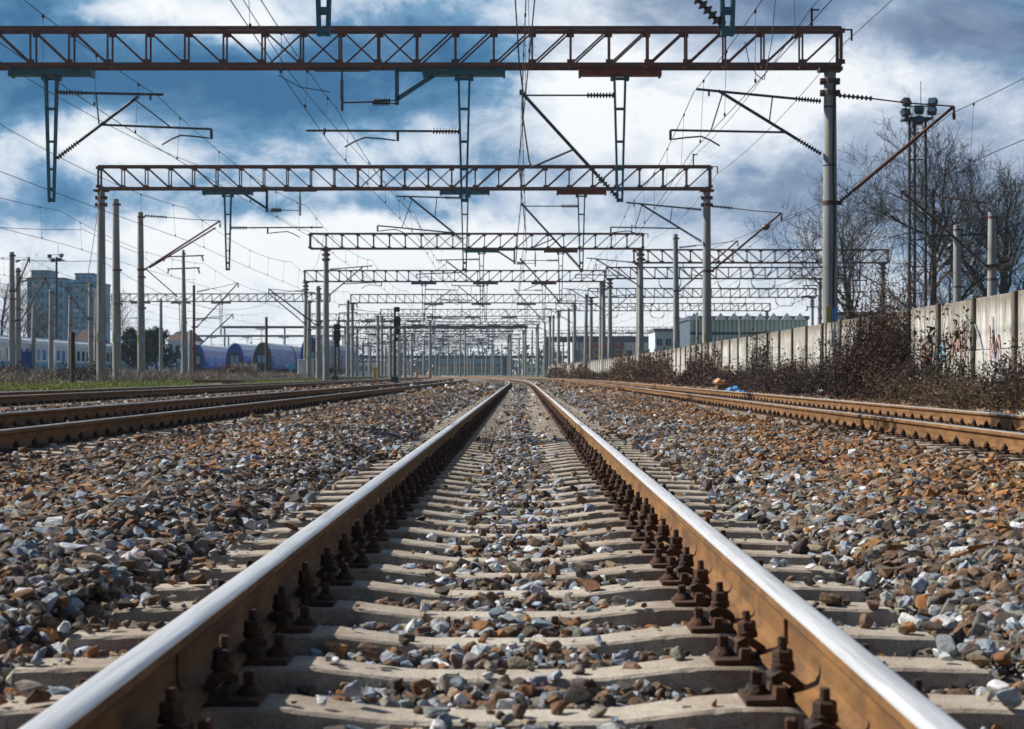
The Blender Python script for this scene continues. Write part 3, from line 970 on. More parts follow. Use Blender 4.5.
gantry(159.7, -19.0, 8.2, 'fourth lattice gantry in line, with a lower left column', [(-18.9, [('outer', -1)], False), (8.1, [('full', -1), ('low', 1)], False)],
       [(-8.2, TEAL, 'full', 1), (-2.6, TEAL, 'fullup', -1), (2.7, OXIDE, 'strut', -1)], (-4, -6), dx=cv(159.7))
gantry(207.6, -18.0, 8.5, 'fifth lattice gantry in line', [(-17.8, [('outer', 1)], False), (8.4, [('full', -1)], False)],
       [(-8.2, TEAL, 'reg', 1), (-2.6, TEAL, 'full', -1), (2.7, OXIDE, 'strut', -1)], (-4, -6), dx=cv(207.6), far=True)
gantry(255.5, -16.0, 8.8, 'sixth lattice gantry in line', [(-15.8, [('outer', 1)], False), (8.6, [('full', -1)], False)],
       [(-8.2, TEAL, 'full', 1), (-2.6, TEAL, 'reg', -1), (2.7, OXIDE, 'strut', -1)], (-4, -6), dx=cv(255.5), far=True)
# further gantries fading into the tangle at the vanishing point
def span_gantry(y, x0, x1, name_label, n_mid, group, kinds=('full', 'reg', 'strut')):
    g = thing('catenary_gantry', name_label, 'gantry', ((x0 + x1) / 2, y, 0), group)
    truss(y, x0, x1, ZB, ZT, (x0 + x1) / 2, (x0 + x1) / 2 - 3, panel=1.25, parent=g, far=True)
    for x, d in ((x0 + .3, 1), (x1 - .3, -1)):
        concrete_column(g, x, y, bed(np.array(x - cv(y))).item() - .3, ZB - .05, plate=False)
    for i in range(n_mid):
        x = x0 + (x1 - x0) * (i + .8) / (n_mid + .6)
        k = kinds[i % len(kinds)]; d = 1 if (i + int(y)) % 2 else -1
        drop_post(g, x, y, ZB, CAMZ + HB, OXIDE if i % 3 == 2 else TEAL)
        if k == 'full': arm_full(g, x, y, d)
        if k == 'reg': arm_reg(g, x, y, d)
        if k == 'strut': arm_strut(g, x, y, d)
for i, (y, xa, xb) in enumerate([(298, -15, 9), (342, -14, 9.5), (388, -17, 10), (436, -15, 10), (486, -20, 12), (540, -22, 14), (600, -26, 16)]):
    span_gantry(y, xa + cv(y) * .82, xb + cv(y) * .82, 'small far gantry in the tangle of lines where the tracks meet', 5, 'far gantries at the vanishing point')
for i, (y, xa, xb) in enumerate([(275, -34, -14), (318, -30, 3), (352, 10, 34), (365, -36, -2), (412, -44, 6), (405, 8, 40), (462, -30, 10), (500, -50, -8), (512, 6, 40), (570, -44, 6)]):
    span_gantry(y, xa, xb, 'small far gantry in the tangle of lines where the tracks meet', 5, 'far gantries at the vanishing point')
# gantries of the right-hand yard, beyond the concrete wall
for y, pxl, pxr, lab_ in ((133, 634, 888, 'nearest gantry of the yard beyond the wall, running behind the big right column'),
                         (155, 606, 851, 'second gantry of the yard beyond the wall, just under the first'),
                         (193, 588, 816, 'third gantry of the yard beyond the wall, above the pale green hall'),
                         (234, 556, 770, 'fourth gantry of the yard beyond the wall, ending over the pale green hall')):
    xl, xr = P(pxl, 0, y).x, P(pxr, 0, y).x
    g = thing('catenary_gantry', lab_, 'gantry', (xr, y, 0), 'gantries of the yard beyond the wall')
    truss(y, xl, xr, ZB + .02, ZT, (xl + xr) / 2, (xl + xr) / 2, parent=g, far=y > 150)
    for x in (xl + .35, xr - .4): concrete_column(g, x, y, 0, ZB - .05)
    for k in range(4):   # U-shaped jumper hangers under the truss
        x = xl + (xr - xl) * (.22 + .2 * k) + rng.uniform(-.8, .8); w = rng.uniform(.9, 1.4)
        q = MB()
        q.path([(x, y, ZB), (x + .05, y, ZB - .5), (x + .35, y, ZB - .85), (x + .35 + w, y, ZB - .9), (x + .7 + w, y, ZB - .5), (x + .72 + w, y, ZB)], .035, 6)
        qo = q.build('jumper_hanger', DARKSTEEL, g)
        insulator_mb((x + .08, y, ZB - .5), (x + .35, y, ZB - .85), .09, 5).build('insulator', INSUL, qo)
        insulator_mb((x + .4 + w, y, ZB - .9), (x + .7 + w, y, ZB - .5), .09, 5).build('insulator', INSUL, qo)
# left yard gantries
for y, pxl, pxr, dyt, kind, lab_ in ((209, 112, 330, 80.5, 'lattice', 'lattice gantry over the left yard, behind the blue coaches'),
                               (335, 222, 528, 48, 'beam', 'long plain beam gantry low across the far tracks'),
                               (396, 150, 345, 39, 'beam', 'plain beam gantry low behind the blue coaches')):
    xl, xr = P(pxl, 0, y).x, P(pxr, 0, y).x
    zt = CAMZ + dyt * y / F
    g = thing('catenary_gantry', lab_, 'gantry', (xl, y, 0), 'gantries over the left yard')
    if kind == 'lattice':
        truss(y, xl, xr, zt - 1.0, zt, xl, xl, parent=g, far=True)
    else:
        q = MB(); q.box(((xl + xr) / 2, y, zt - .22), (xr - xl, .4, .44)); q.build('beam', DARKSTEEL, g)
    n = 2 if kind == 'lattice' else 6
    for i in range(n):
        x = xl + .5 + (xr - xl - 1) * i / (n - 1)
        concrete_column(g, x, y, .2, zt - (.9 if kind == 'lattice' else .45), clamps=False, plate=False)
    for k in range(3 if kind == 'lattice' else 5):
        x = xl + (xr - xl) * (k + .7) / 5.4
        m = zt - CAMZ - (7.68 + .8)
        drop_post(g, x, y, zt - 1.0 if kind == 'lattice' else zt - .45, CAMZ + HB, TEAL)
        arm_reg(g, x, y, 1 if k % 2 else -1)

# ------------------------------------------------------------------ free-standing poles
def pole(px, top, base, y, label, name='catenary_mast', d_top=.30, d_bot=.42, mat=None, arms=(), bands=True, plate=True, zbase=None, group='concrete masts beside the tracks', clutter=0):
    b = P(px, base, y); t = P(px, top, y)
    zb = (b.z if zbase is None else zbase) - .25
    o = thing(name, label, 'mast', (b.x, y, zb), group)
    o.rotation_euler = (rng.normal(0, .004), rng.normal(0, .006), 0)
    co = concrete_column(o, b.x, y, zb, t.z, d_bot / 2, d_top / 2, clamps=False, plate=plate, mat=mat)
    if bands:
        q = MB()
        for f in (.97, .62, .44):
            z = zb + (t.z - zb) * f; r = d_bot / 2 + (d_top - d_bot) / 2 * f + .012
            q.lathe((b.x, y, z - .05), (b.x, y, z + .05), [(0, r), (1, r)], 16)
            q.box((b.x + r + .03, y, z), (.09, .12, .1))
        q.build('band', TRUSS, co)
    h = t.z - CAMZ
    for a in arms:
        kind, d = a[0], a[1]
        if kind == 'outer': arm_outer(o, b.x, y, d, *(a[2:] if len(a) > 2 else (h - 3.1, h - .5, h - .2, 3.4)))
        if kind == 'full': arm_full(o, b.x + d * .05, y, d, h - .5, h - .2, h - 2.2, 3.2, 2.6, 1.1, 3.9, h - 1.5, h - 1.3)
        if kind == 'double':
            arm_outer(o, b.x, y, d, h - 3.1, h - .5, h - .2, 4.3)
            q = MB(); q.tube(H(b.x + d * .4, h - 3.0, y + .3), H(b.x + d * 4.0, h - .85, y + .3), .045, n=8)
            q.tube(H(b.x + d * .3, h - 3.1, y), H(b.x + d * 2.0, h - 4.6, y), .03, n=6); q.build('raking_stay', RUSTPOLE, o)
    for k in range(clutter):
        q = MB(); z = t.z - .5 - .9 * k; L = rng.uniform(.9, 1.6)
        q.bar((b.x - L, y, z), (b.x + L, y, z + .08), .09); q.build('cross_arm', DARKSTEEL, co)
        for s in (-1, 1):
            insulator_mb((b.x + s * L * .9, y, z + .05), (b.x + s * L * .9 + s * .1, y, z - .35), .09, 4).build('insulator', INSUL, co)
    return o
A = pole
A(117, 199, 381, 84, 'tall concrete mast just right of the left gantry column on the verge')
A(141.5, 212, 379, 95, 'concrete mast with a doubled raking arm reaching right, left of the blue coaches', arms=[('double', 1)])
A(73, 332, 386, 70, 'short dark post standing on the verge before the white railcars', 'marker_post', .2, .22, POLED, bands=False, plate=False)
A(184.5, 250, 376, 130, 'slim concrete mast with crossarms beside the rusty steel pole', d_top=.2, d_bot=.44, clutter=2)
A(194, 285, 376, 135, 'thin rusty steel pole with a raking arm, left of the blue coaches', 'steel_pole', .2, .22, RUSTPOLE, arms=[('outer', 1, 3.6, 7.0, 6.3, 3.4), ('outer', 1, 2.0, 4.6, 4.2, 3.0)], bands=False, plate=False)
A(161, 299, 375, 190, 'pale mast in front of the right dark evergreen', plate=False)
A(190.5, 330, 375, 150, 'short concrete stub mast against the rusty pole', plate=False, bands=False)
A(12, 252, 372, 110, 'leftmost tall mast before the apartment block', arms=[('outer', 1, 5.2, 7.3, 7.0, 1.1)])
A(18, 268, 372, 118, 'second mast from the left, before the apartment block', arms=[('outer', 1, 3.6, 6.5, 6.2, 1.9)])
A(33, 305, 366, 165, 'short slim mast before the white railcars, third from the left', plate=False)
A(51, 290, 374, 145, 'slim mast before the middle of the apartment block', plate=False)
A(70, 296, 370, 150, 'slim mast before the right half of the apartment block', plate=False)
A(91, 283, 375, 140, 'mast left of the verge gantry column', plate=False, arms=[('outer', -1, 4.4, 6.9, 6.6, 2.0)])
A(96, 292, 374, 160, 'mast almost hidden behind the verge gantry column', plate=False)
A(309, 300, 376, 150, 'mast in front of the rightmost blue coach', plate=True)
A(318.6, 286, 376, 128, 'mast between the rightmost blue coach and the third gantry column', arms=[('outer', -1, 3.6, 6.2, 5.9, 3.6)])
A(347.8, 300, 376, 190, 'mast close left of the fifth gantry column', clutter=3, plate=False)
A(266.5, 317, 375, 180, 'rusty red pole in front of the grey-ended coach', 'steel_pole', .28, .3, RUSTPOLE, bands=False, plate=False)
A(338.5, 317, 372, 185, 'rusty red pole just left of the far masts', 'steel_pole', .22, .24, RUSTPOLE, bands=False, plate=False)
A(363, 342, 376, 230, 'thin far pole with lamp arms, left of the tall signal', 'steel_pole', .2, .22, DARKSTEEL, bands=False, plate=False, clutter=1)
A(378.5, 315, 376, 200, 'dark mast with stacked insulators, left of the tall signal', clutter=4, plate=False)
A(390.5, 328, 376, 215, 'plain mast hard against the tall signal', plate=False)
A(405, 330, 376, 230, 'mast right of the tall signal', plate=False, clutter=2)
A(677, 234, 350, 110, 'mast behind the wall with a raking arm reaching right', arms=[('outer', 1, 5.2, 8.3, 7.9, 3.9)], zbase=.2)
A(601, 281, 376, 175, 'concrete mast just left of the fourth gantry right column', plate=True)
A(585.5, 294, 376, 178, 'concrete mast in front of the red and white shop sign', plate=True)
A(569, 308, 376, 225, 'concrete mast left of the fifth gantry right column', plate=False)
A(553, 315, 376, 250, 'far mast of a close pair by the brown bushes, left one', plate=False)
A(558, 315, 376, 262, 'far mast of a close pair by the brown bushes, right one', plate=False)
A(545, 322, 376, 285, 'small far mast right of the vanishing rails', plate=False)
A(538, 326, 376, 310, 'smaller far mast right of the vanishing rails', plate=False)
A(460, 330, 376, 300, 'thin far mast standing over the left tracks', plate=False, d_top=.25, d_bot=.3)
A(440, 345, 376, 330, 'thin far lamp mast with a flat head over the left tracks', plate=False, d_top=.2, d_bot=.3, clutter=1)
A(958, 225, 310, 80, 'mast standing among the bare tree branches beyond the wall', zbase=.2, clutter=1)
A(992, 212, 305, 70, 'mast right of the bare tree, with an arm reaching left', zbase=.2, arms=[('outer', -1, 4.3, 7.3, 6.8, 3.6)])
A(850, 275, 330, 140, 'dark mast behind the big right column, carrying crossarms', zbase=.2, plate=False, clutter=2)
A(819, 280, 330, 150, 'crowded mast with equipment left of the big right column', zbase=.2, plate=False, clutter=3)
A(740, 316, 350, 185, 'slim mast before the pale green hall', zbase=.2, plate=False, d_top=.2, d_bot=.26)
A(697, 312, 350, 200, 'slim mast at the left end of the pale green hall', zbase=.2, plate=False, d_top=.2, d_bot=.26)
for px, top, y in ((356, 336, 300), (370, 345, 320), (385, 346, 330), (398, 340, 350), (448, 342, 360), (455, 350, 420), (468, 346, 400), (474, 352, 450), (502, 344, 400), (549, 340, 330), (563, 338, 320), (579, 342, 330), (592, 340, 310), (610, 334, 280), (622, 338, 300), (650, 330, 260), (532, 330, 340), (526, 334, 370), (519, 338, 400), (511, 342, 430), (424, 338, 300), (431, 344, 340), (412, 334, 270), (436, 350, 420), (486, 348, 420), (494, 345, 380)):
    A(px, top, 375, y, 'tiny far mast in the haze about the vanishing point', plate=False, group='far masts at the vanishing point')

# ------------------------------------------------------------------ overhead lines
GALL = [-16.0, 24.4, 48, 79.7, 117.8, 159.7, 207.6, 255.5, 298, 342, 388, 436, 486, 540]
def overhead(label, x0, hm, hc, ys, zig=.22, follow=True, sag=.55, r=.011, drop=True, xm=None, xe=None):
    pts = []
    o = thing('overhead_line', label, 'overhead line', (x0, ys[0], CAMZ + hc), 'overhead lines above the tracks')
    for i, y in enumerate(ys):
        X = x0 + (cv(y) if follow else 0) + (zig if i % 2 else -zig)
        pts.append((X, y))
    m, c = [], []
    dr = 0
    for i in range(len(ys) - 1):
        (xa, ya), (xb, yb) = pts[i], pts[i + 1]
        k = 14 if ya < 160 else 6
        s = sag * ((yb - ya) / 38) ** 2
        for j in range(k + (1 if i == len(ys) - 2 else 0)):
            t = j / k
            x, y = xa + (xb - xa) * t, ya + (yb - ya) * t
            hm_ = hm - 4 * s * t * (1 - t)
            m.append((x0 + (x - x0) * .5 + (cv(y) * .5 if follow else 0), y, CAMZ + hm_)); c.append((x, y, CAMZ + hc - .04 * math.sin(t * math.pi)))
        if drop and ya < 210 and yb > 30:
            n = 5
            for j in range(n):
                t = (j + .5) / n
                x, y = xa + (xb - xa) * t, ya + (yb - ya) * t
                q = MB()
                mx = x0 + (x - x0) * .5 + (cv(y) * .5 if follow else 0); mz = CAMZ + hm - 4 * s * t * (1 - t)
                q.path([(mx, y, mz), (x, y, CAMZ + hc)], .0065, 3)
                q.box((x, y, CAMZ + hc + .03), (.04, .06, .07)); q.box((mx, y, mz - .03), (.04, .06, .07))
                q.build('dropper', WIRE, o)
    q = MB(); q.path(c, r, 4); q.build('contact_wire', WIRE, o)
    q = MB(); q.path(m, r, 4); q.build('messenger_wire', WIRE, o)
    return o
overhead('overhead line straight above the centre track', .12, 7.62, 5.75, GALL, .16)
overhead('overhead line above the first track left of centre', -4.9, 7.25, 6.2, GALL)
overhead('overhead line above the second track left of centre', -9.8, 7.6, 6.25, GALL)
overhead('overhead line above the right track', 4.85, 7.7, 6.0, GALL)
overhead('overhead line beyond the wall, entering at the right edge', 11.85, 7.1, 5.5, GALL)
overhead('overhead line left of the second gantry column, entering at the left edge', -15.2, 7.5, 6.0, GALL[:9])
overhead('overhead line over the left verge, lowest at the left edge', -21.0, 7.4, 5.9, GALL[:9])
overhead('overhead line over the blue coaches', -31.0, 7.3, 5.9, [60, 110, 160, 210, 260, 310], follow=False)
overhead('overhead line over the white railcars', -40.0, 7.3, 5.9, [80, 130, 180, 230, 280, 330], follow=False)
overhead('overhead line along the far side of the yard beyond the wall', 21.5, 7.1, 5.6, [20, 75, 133, 155, 193, 234, 280], follow=False)
overhead('overhead line in the middle of the yard beyond the wall', 16.6, 7.2, 5.7, [30, 80, 133, 155, 193, 234, 280], follow=False)
def feeder(label, pts, r=.012, sag=.5, group='feeder and return wires'):
    q = MB(); out = []
    for i in range(len(pts) - 1):
        a, b = Vector(pts[i]), Vector(pts[i + 1])
        s = sag * ((b - a).length / 40) ** 2
        for j in range(12 + (i == len(pts) - 2)):
            t = j / 12; p = a.lerp(b, t); p.z -= 4 * s * t * (1 - t); out.append(p)
    q.path(out, r, 4)
    o = q.build('feeder_wire', WIRE, None, out[0]); tag(o, label, 'wire', group)
feeder('return wire hung at the right ends of the gantries', [(8.9 + cv(y), y, ZT - .35) for y in GALL])
feeder('second wire carried on the little posts above the gantries right ends', [(7.9 + cv(y), y, ZT + .5) for y in GALL[:8]])
feeder('feeder wire crossing behind the largest gantry at its left', [(-14.5, 10, CAMZ + 8.9), (-14.3, 48, CAMZ + 8.6), (-13.9, 79.7, ZT - .2), (-13.2, 117.8, ZT - .2), (-19, 159.7, ZT)])
feeder('feeder wire slanting from the top edge toward the middle gantries', [(-6.4, 10, ZT + .9), (-6.3, 48, ZB - .1), (-5.6, 79.7, ZB - .2), (-5.2, 117.8, ZB - .2)], sag=.2)
feeder('pair of wires from the left edge down to the verge masts, upper', [(-25, 30, CAMZ + 6.4), (-20.9, 84, CAMZ + 6.9), (-20.6, 95, CAMZ + 6.5), (-24, 130, CAMZ + 7)], sag=.6)
feeder('pair of wires from the left edge down to the verge masts, lower', [(-24, 30, CAMZ + 5.6), (-20.0, 84, CAMZ + 5.4), (-20.6, 140, CAMZ + 5.5)], sag=.6)
feeder('stay wire slanting up the side of the verge gantry column', [P(76, 347, 74), P(92, 250, 77), P(101, 190, 79.3)], r=.015, sag=0)
# small line gear: loops and jumpers hanging by the largest gantry
feeder('slack jumper between wires under the largest gantry, left of its middle', [P(278, 75, 46.5), P(300, 87, 46.8), P(330, 92, 47)], r=.012, sag=1.5, group='jumpers')
feeder('looped jumper in the right end of the largest gantry', [P(745, 42, 47), P(749, 62, 47), P(757, 75, 47), P(764, 80, 47), P(772, 40, 47), P(776, -10, 47)], r=.012, sag=0, group='jumpers')
feeder('knotted tension wire hanging from the largest gantry by the centre line', [P(515, -5, 47.3), P(519, 60, 47.5), P(523, 92, 47.7), P(523, 118, 47.7), P(529, 160, 47.8), P(531, 166, 47.8)], r=.02, sag=0, group='jumpers')
feeder('knotted tension wire hanging by the second gantry at the centre line', [P(521, 170, 79.2), P(521, 203, 79.4), P(518, 232, 79.5), P(516, 262, 79.6)], r=.02, sag=0, group='jumpers')
# ------------------------------------------------------------------ concrete panel wall
WX = 8.05
DARKCON = simple('weathered_post_concrete', (.17, .155, .13), (.07, .06, .05), 2.2, .95, 0, .4, 40, stretch=(3, 3, .6), rnd=False)
def make_wall():
    g = thing('concrete_wall', 'stained pale concrete panel wall with spray tags and painted branch shadows, along the right side', 'wall', (WX, 30, .1))
    y = 28.4 - 2.6 * 6
    k = 0
    while y < 250:
        x0, x1 = WX + cv(y), WX + cv(y + 2.6)
        near = y < 120
        dz = rng.normal(0, .007)
        if near or k % 1 == 0:
            q = MB()
            q.box((x0 - .01, y, .93), (.15, .15, 2.0), bevel=.015)
            q.build('post', DARKCON, g)
        q = MB()
        rot = Matrix.Rotation(math.atan2(-(x1 - x0), 2.6), 3, 'Z')
        n = 2
        for i in range(n):
            hh = 1.84 / n
            q.box(((x0 + x1) / 2 + .015 * (i % 2), y + 1.3, .08 + hh * (i + .5) + dz), (.09, 2.36, hh - .012), rot=rot, bevel=.012 if near else 0)
        o_ = q.build('panel', WALL, g)
        y += 2.6; k += 1
    # painted tags and painted-on branch shadows: flat strokes lying on the panel faces
    def strokes(mat, items, w=.05, side=-1):
        q = MB()
        for pts in items:
            for (ya, za), (yb, zb) in zip(pts[:-1], pts[1:]):
                d = Vector((0, yb - ya, zb - za)); n = Vector((0, -d.z, d.y)).normalized() * w
                x = WX - .052
                a, b = Vector((x, ya, za)), Vector((x, yb, zb))
                q.quad(a - n - d.normalized() * w * .6, a + n - d.normalized() * w * .6, b + n + d.normalized() * w * .6, b - n + d.normalized() * w * .6)
        q.build('graffiti_and_shadow', mat, g)
    def squig(y, z, h, n, s):
        r = random.Random(s)
        return [(y + i * .16 + r.uniform(-.05, .05), z + (h if i % 2 else 0) + r.uniform(-.12, .12)) for i in range(n)]
    BL = simple('spray_blue', (.22, .45, .62), (.30, .50, .62), 3, .8, rnd=False)
    PK = simple('spray_pink', (.55, .28, .26), (.60, .38, .34), 3, .8, rnd=False)
    DK = simple('slate_spray_and_shadow', (.22, .27, .33), (.30, .35, .40), 3, .8, rnd=False)
    strokes(BL, [squig(36.6, .7, .7, 8, 3), squig(33.0, .5, .6, 7, 5), squig(39.3, .8, .5, 6, 8)], .05)
    strokes(PK, [squig(34.0, .75, .5, 9, 4), squig(31.6, .9, .5, 8, 9), squig(29.2, .8, .5, 6, 10)], .035)
    strokes(DK, [[(30.9, 1.45), (30.6, 1.25), (30.35, .95), (30.3, .6)], [(29.75, 1.55), (29.72, 1.3), (29.6, .95), (29.55, .55)], [(30.2, .8), (29.9, .55), (29.5, .4)], squig(29.3, .55, .7, 4, 12)], .028)  # slate strokes shaped as branch shadows painted on the wall, plus one tag
make_wall()

# ------------------------------------------------------------------ twigs and leaves
def tubes_np(S, Rr, C, n=3):
    """S (m,k,3) polylines, Rr (m,k) radii, C (m,3) colours"""
    m, k, _ = S.shape
    T = np.gradient(S, axis=1); T /= np.linalg.norm(T, axis=2, keepdims=True) + 1e-9
    ref = np.where(np.abs(T[..., 2:3]) < .9, np.array([0, 0, 1.0]), np.array([1.0, 0, 0]))
    A_ = np.cross(T, ref); A_ /= np.linalg.norm(A_, axis=2, keepdims=True) + 1e-9
    B_ = np.cross(A_, T)
    an = 2 * np.pi * np.arange(n) / n
    V = S[:, :, None, :] + (A_[:, :, None, :] * np.cos(an)[None, None, :, None] + B_[:, :, None, :] * np.sin(an)[None, None, :, None]) * Rr[:, :, None, None]
    idx = np.arange(m * k * n).reshape(m, k, n)
    a = idx[:, :-1, :]; b = np.roll(a, -1, axis=2); c = np.roll(idx[:, 1:, :], -1, axis=2); d = idx[:, 1:, :]
    Q = np.stack([a, b, c, d], -1).reshape(-1, 4)
    return V.reshape(-1, 3), Q, np.repeat(C, k * n, 0)
def leaves_np(Pp, s, C):
    m = len(Pp)
    a = rng.normal(size=(m, 3)); a /= np.linalg.norm(a, axis=1, keepdims=True)
    b = np.cross(a, rng.normal(size=(m, 3))); b /= np.linalg.norm(b, axis=1, keepdims=True)
    s = s[:, None]
    V = np.stack([Pp - a * s, Pp + b * s * .45, Pp + a * s, Pp - b * s * .45], 1).reshape(-1, 3)
    return V, np.arange(m * 4).reshape(-1, 4), np.repeat(C, 4, 0)
def merge(parts):
    V, Q, C, b = [], [], [], 0
    for v, q, c in parts:
        V.append(v); Q.append(q + b); C.append(c); b += len(v)
    return np.concatenate(V), np.concatenate(Q), np.concatenate(C)
def pick(pal, n, var=.25):
    pal = np.array(pal)
    return pal[rng.integers(0, len(pal), n)] * rng.uniform(1 - var, 1 + var, (n, 1))
DRY = [(.060, .041, .048), (.080, .054, .057), (.042, .033, .042), (.105, .074, .062)]
STRAW = [(.22, .16, .09), (.17, .12, .07), (.26, .20, .12)]
GRN = [(.025, .05, .018), (.035, .065, .022), (.05, .075, .03)]
RED = [(.15, .075, .045), (.12, .065, .05), (.19, .105, .06)]

def arching(n, x, y, z, h, spread, lean=0.0, k=6, r=.006):
    """n stems rooted at (x,y,z) arrays, height array h"""
    az = rng.uniform(0, 2 * np.pi, n); sp = rng.uniform(.1, 1, n) * spread
    t = np.linspace(0, 1, k)[None, :]
    S = np.zeros((n, k, 3))
    droop = rng.uniform(.2, 1.0, n)[:, None]
    S[:, :, 0] = x[:, None] + np.cos(az)[:, None] * sp[:, None] * t ** 1.4 + lean * t
    S[:, :, 1] = y[:, None] + np.sin(az)[:, None] * sp[:, None] * t ** 1.4
    S[:, :, 2] = z[:, None] + h[:, None] * (t * 1.6 - droop * .75 * t ** 2.2)
    S[:, 1:, :] += rng.normal(0, .03, (n, k - 1, 3))
    Rr = np.linspace(1, .35, k)[None, :] * (r * rng.uniform(.7, 1.4, n))[:, None]
    return S, Rr

def bush_mesh(name, n, xr, yr, zf, hf, spread, pal, leafpal, nleaf, lsize, r=.006, follow=True, parent=None, lean=0.0, jig=.07):
    y = yr[0] + (yr[1] - yr[0]) * rng.random(n)
    x = xr[0] + (xr[1] - xr[0]) * rng.random(n)
    z = np.full(n, 0.) + zf(x, y)
    h = hf(x, y) * rng.uniform(.45, 1.15, n)
    S, Rr = arching(n, x, y, z, h, spread, lean, r=r)
    if follow: S[:, :, 0] += curve(y)[:, None]
    # never through the wall
    if xr[0] > 6 and xr[1] < WX: S[:, :, 0] = np.minimum(S[:, :, 0], (WX - .13) + curve(S[:, :, 1]))
    parts = [tubes_np(S, Rr, pick(pal, n))]
    # side twigs
    m = n * 3
    i = rng.integers(0, n, m); k = rng.integers(1, 5, m); f = rng.random((m, 1))
    p0 = S[i, k] * (1 - f) + S[i, k + 1] * f
    d = rng.normal(0, 1, (m, 3)); d[:, 2] = np.abs(d[:, 2]) * .6; d *= (h[i] * rng.uniform(.12, .38, m))[:, None] / (np.linalg.norm(d, axis=1, keepdims=True))
    t = np.linspace(0, 1, 3)[None, :, None]
    S2 = p0[:, None, :] + d[:, None, :] * t + rng.normal(0, .015, (m, 3, 3)) * (t > 0)
    if xr[0] > 6 and xr[1] < WX: S2[:, :, 0] = np.minimum(S2[:, :, 0], (WX - .13) + curve(S2[:, :, 1]))
    parts.append(tubes_np(S2, np.tile(np.array([[.6, .45, .25]]) * r, (m, 1)), pick(pal, m)))
    if nleaf:
        m = n * nleaf
        i = rng.integers(0, n, m); k = rng.integers(1, 6, m)
        Pp = S[i, k] + rng.normal(0, jig, (m, 3))
        if xr[0] > 6 and xr[1] < WX: Pp[:, 0] = np.minimum(Pp[:, 0], (WX - .10) + curve(Pp[:, 1]))
        parts.append(leaves_np(Pp, lsize * rng.uniform(.5, 1.3, m), pick(leafpal, m, .4)))
    V, Q, C = merge(parts)
    return np_mesh(name, V, 4, Q, TWIG, None, False, {'tint': C}, parent)
gz = lambda x, y: bed(x) - .05
low = lambda x, y: .47 + .17 * np.sin(y * .8) + .12 * np.sin(y * .31 + 1) + .18 * (x - 6.8)
o = bush_mesh('undergrowth', 2900, (6.9, 7.9), (15, 62), gz, low, .35, DRY + DRY + STRAW + RED[:1], DRY + DRY + GRN[:1] + RED[:1], 11, .030)
tag(o, 'tangled purplish brown brambles and weeds along the foot of the concrete wall', 'undergrowth', kind='stuff')
o = bush_mesh('undergrowth', 1500, (6.9, 7.9), (60, 215), gz, lambda x, y: .42 + .25 * np.sin(y * .23) ** 2 + 0 * x, .4, DRY + RED, DRY + RED, 12, .075, r=.012)
tag(o, 'distant brown undergrowth along the far wall', 'undergrowth', kind='stuff')
o = bush_mesh('undergrowth', 260, (6.85, 7.5), (25, 34), gz, lambda x, y: .45 + 0 * x, .6, STRAW, STRAW, 4, .03)
tag(o, 'dry straw-coloured grass stalks in front of the brambles at the right edge', 'dry grass', kind='stuff')

def bush(label, n, xr, yr, h, spread, pal, lp, nleaf, ls, r=.007, name='bramble_bush', group='bushes along the wall', zf=gz, lean=0., follow=True, cat='bush'):
    yc = (yr[0] + yr[1]) / 2
    g = thing(name, label, cat, ((xr[0] + xr[1]) / 2 + (cv(yc) if follow else 0), yc, float(zf(np.array((xr[0] + xr[1]) / 2), np.array(yc)))), group)
    hf = (lambda x, y: h * (1 - .5 * np.abs((y - yc) / (yr[1] - yr[0]) * 2) ** 4) * (.72 + .28 * np.sin(y * 5.3 / max(.3, (yr[1] - yr[0]) / 5) + h * 9)))
    bush_mesh('branches', n, xr, yr, zf, hf, spread, pal, lp, nleaf, ls, r, follow, g, lean)
    return g
bush('tall reddish brown bramble climbing over the top of the wall', 640, (7.1, 7.9), (35.2, 40.4), 2.1, .5, RED + DRY, RED + DRY + GRN[:1], 26, .035, lean=.25)
bush('bramble with red twig tips sticking up behind the wall top', 300, (8.25, 8.9), (36.0, 41), 2.6, .7, RED, RED, 9, .03, lean=-.2)
def ivy(label, yr, ztop, n, ls, seed, pal):
    """creeper: stems climbing the wall face and leaves hugging it in uneven patches"""
    yc = (yr[0] + yr[1]) / 2
    g = thing('ivy_creeper', label, 'creeper', (WX + cv(yc) - .1, yc, .1), 'creepers on the wall')
    r = np.random.default_rng(seed)
    ns = max(6, int((yr[1] - yr[0]) * 9)); k = 9
    t = np.linspace(0, 1, k)[None, :]
    y0 = r.uniform(yr[0], yr[1], ns)[:, None]; hh = r.uniform(.35, 1.0, ns)[:, None] * ztop
    S = np.zeros((ns, k, 3))
    S[:, :, 1] = y0 + np.cumsum(r.normal(0, .07, (ns, k)), 1)
    S[:, :, 2] = .1 + hh * t
    S[:, :, 0] = WX - .085 + curve(S[:, :, 1]) - r.uniform(0, .03, (ns, k))
    parts = [tubes_np(S, np.linspace(.012, .004, k)[None, :] * np.ones((ns, 1)), pick(DRY, ns))]
    i = r.integers(0, ns, n); kk = r.integers(0, k, n)
    clump = r.random((ns, k)) < .55
    keep = clump[i, kk]; i, kk = i[keep], kk[keep]; m = len(i)
    Pp = S[i, kk] + np.stack([-np.abs(r.normal(.03, .05, m)), r.normal(0, .10, m), r.normal(0, .10, m)], -1)
    Pp[:, 0] = np.minimum(Pp[:, 0], WX - .07 + curve(Pp[:, 1]))
    parts.append(leaves_np(Pp, ls * r.uniform(.5, 1.3, m), pick(pal, m, .45)))
    V, Q, C = merge(parts)
    np_mesh('foliage', V, 4, Q, TWIG, None, False, {'tint': C}, g)
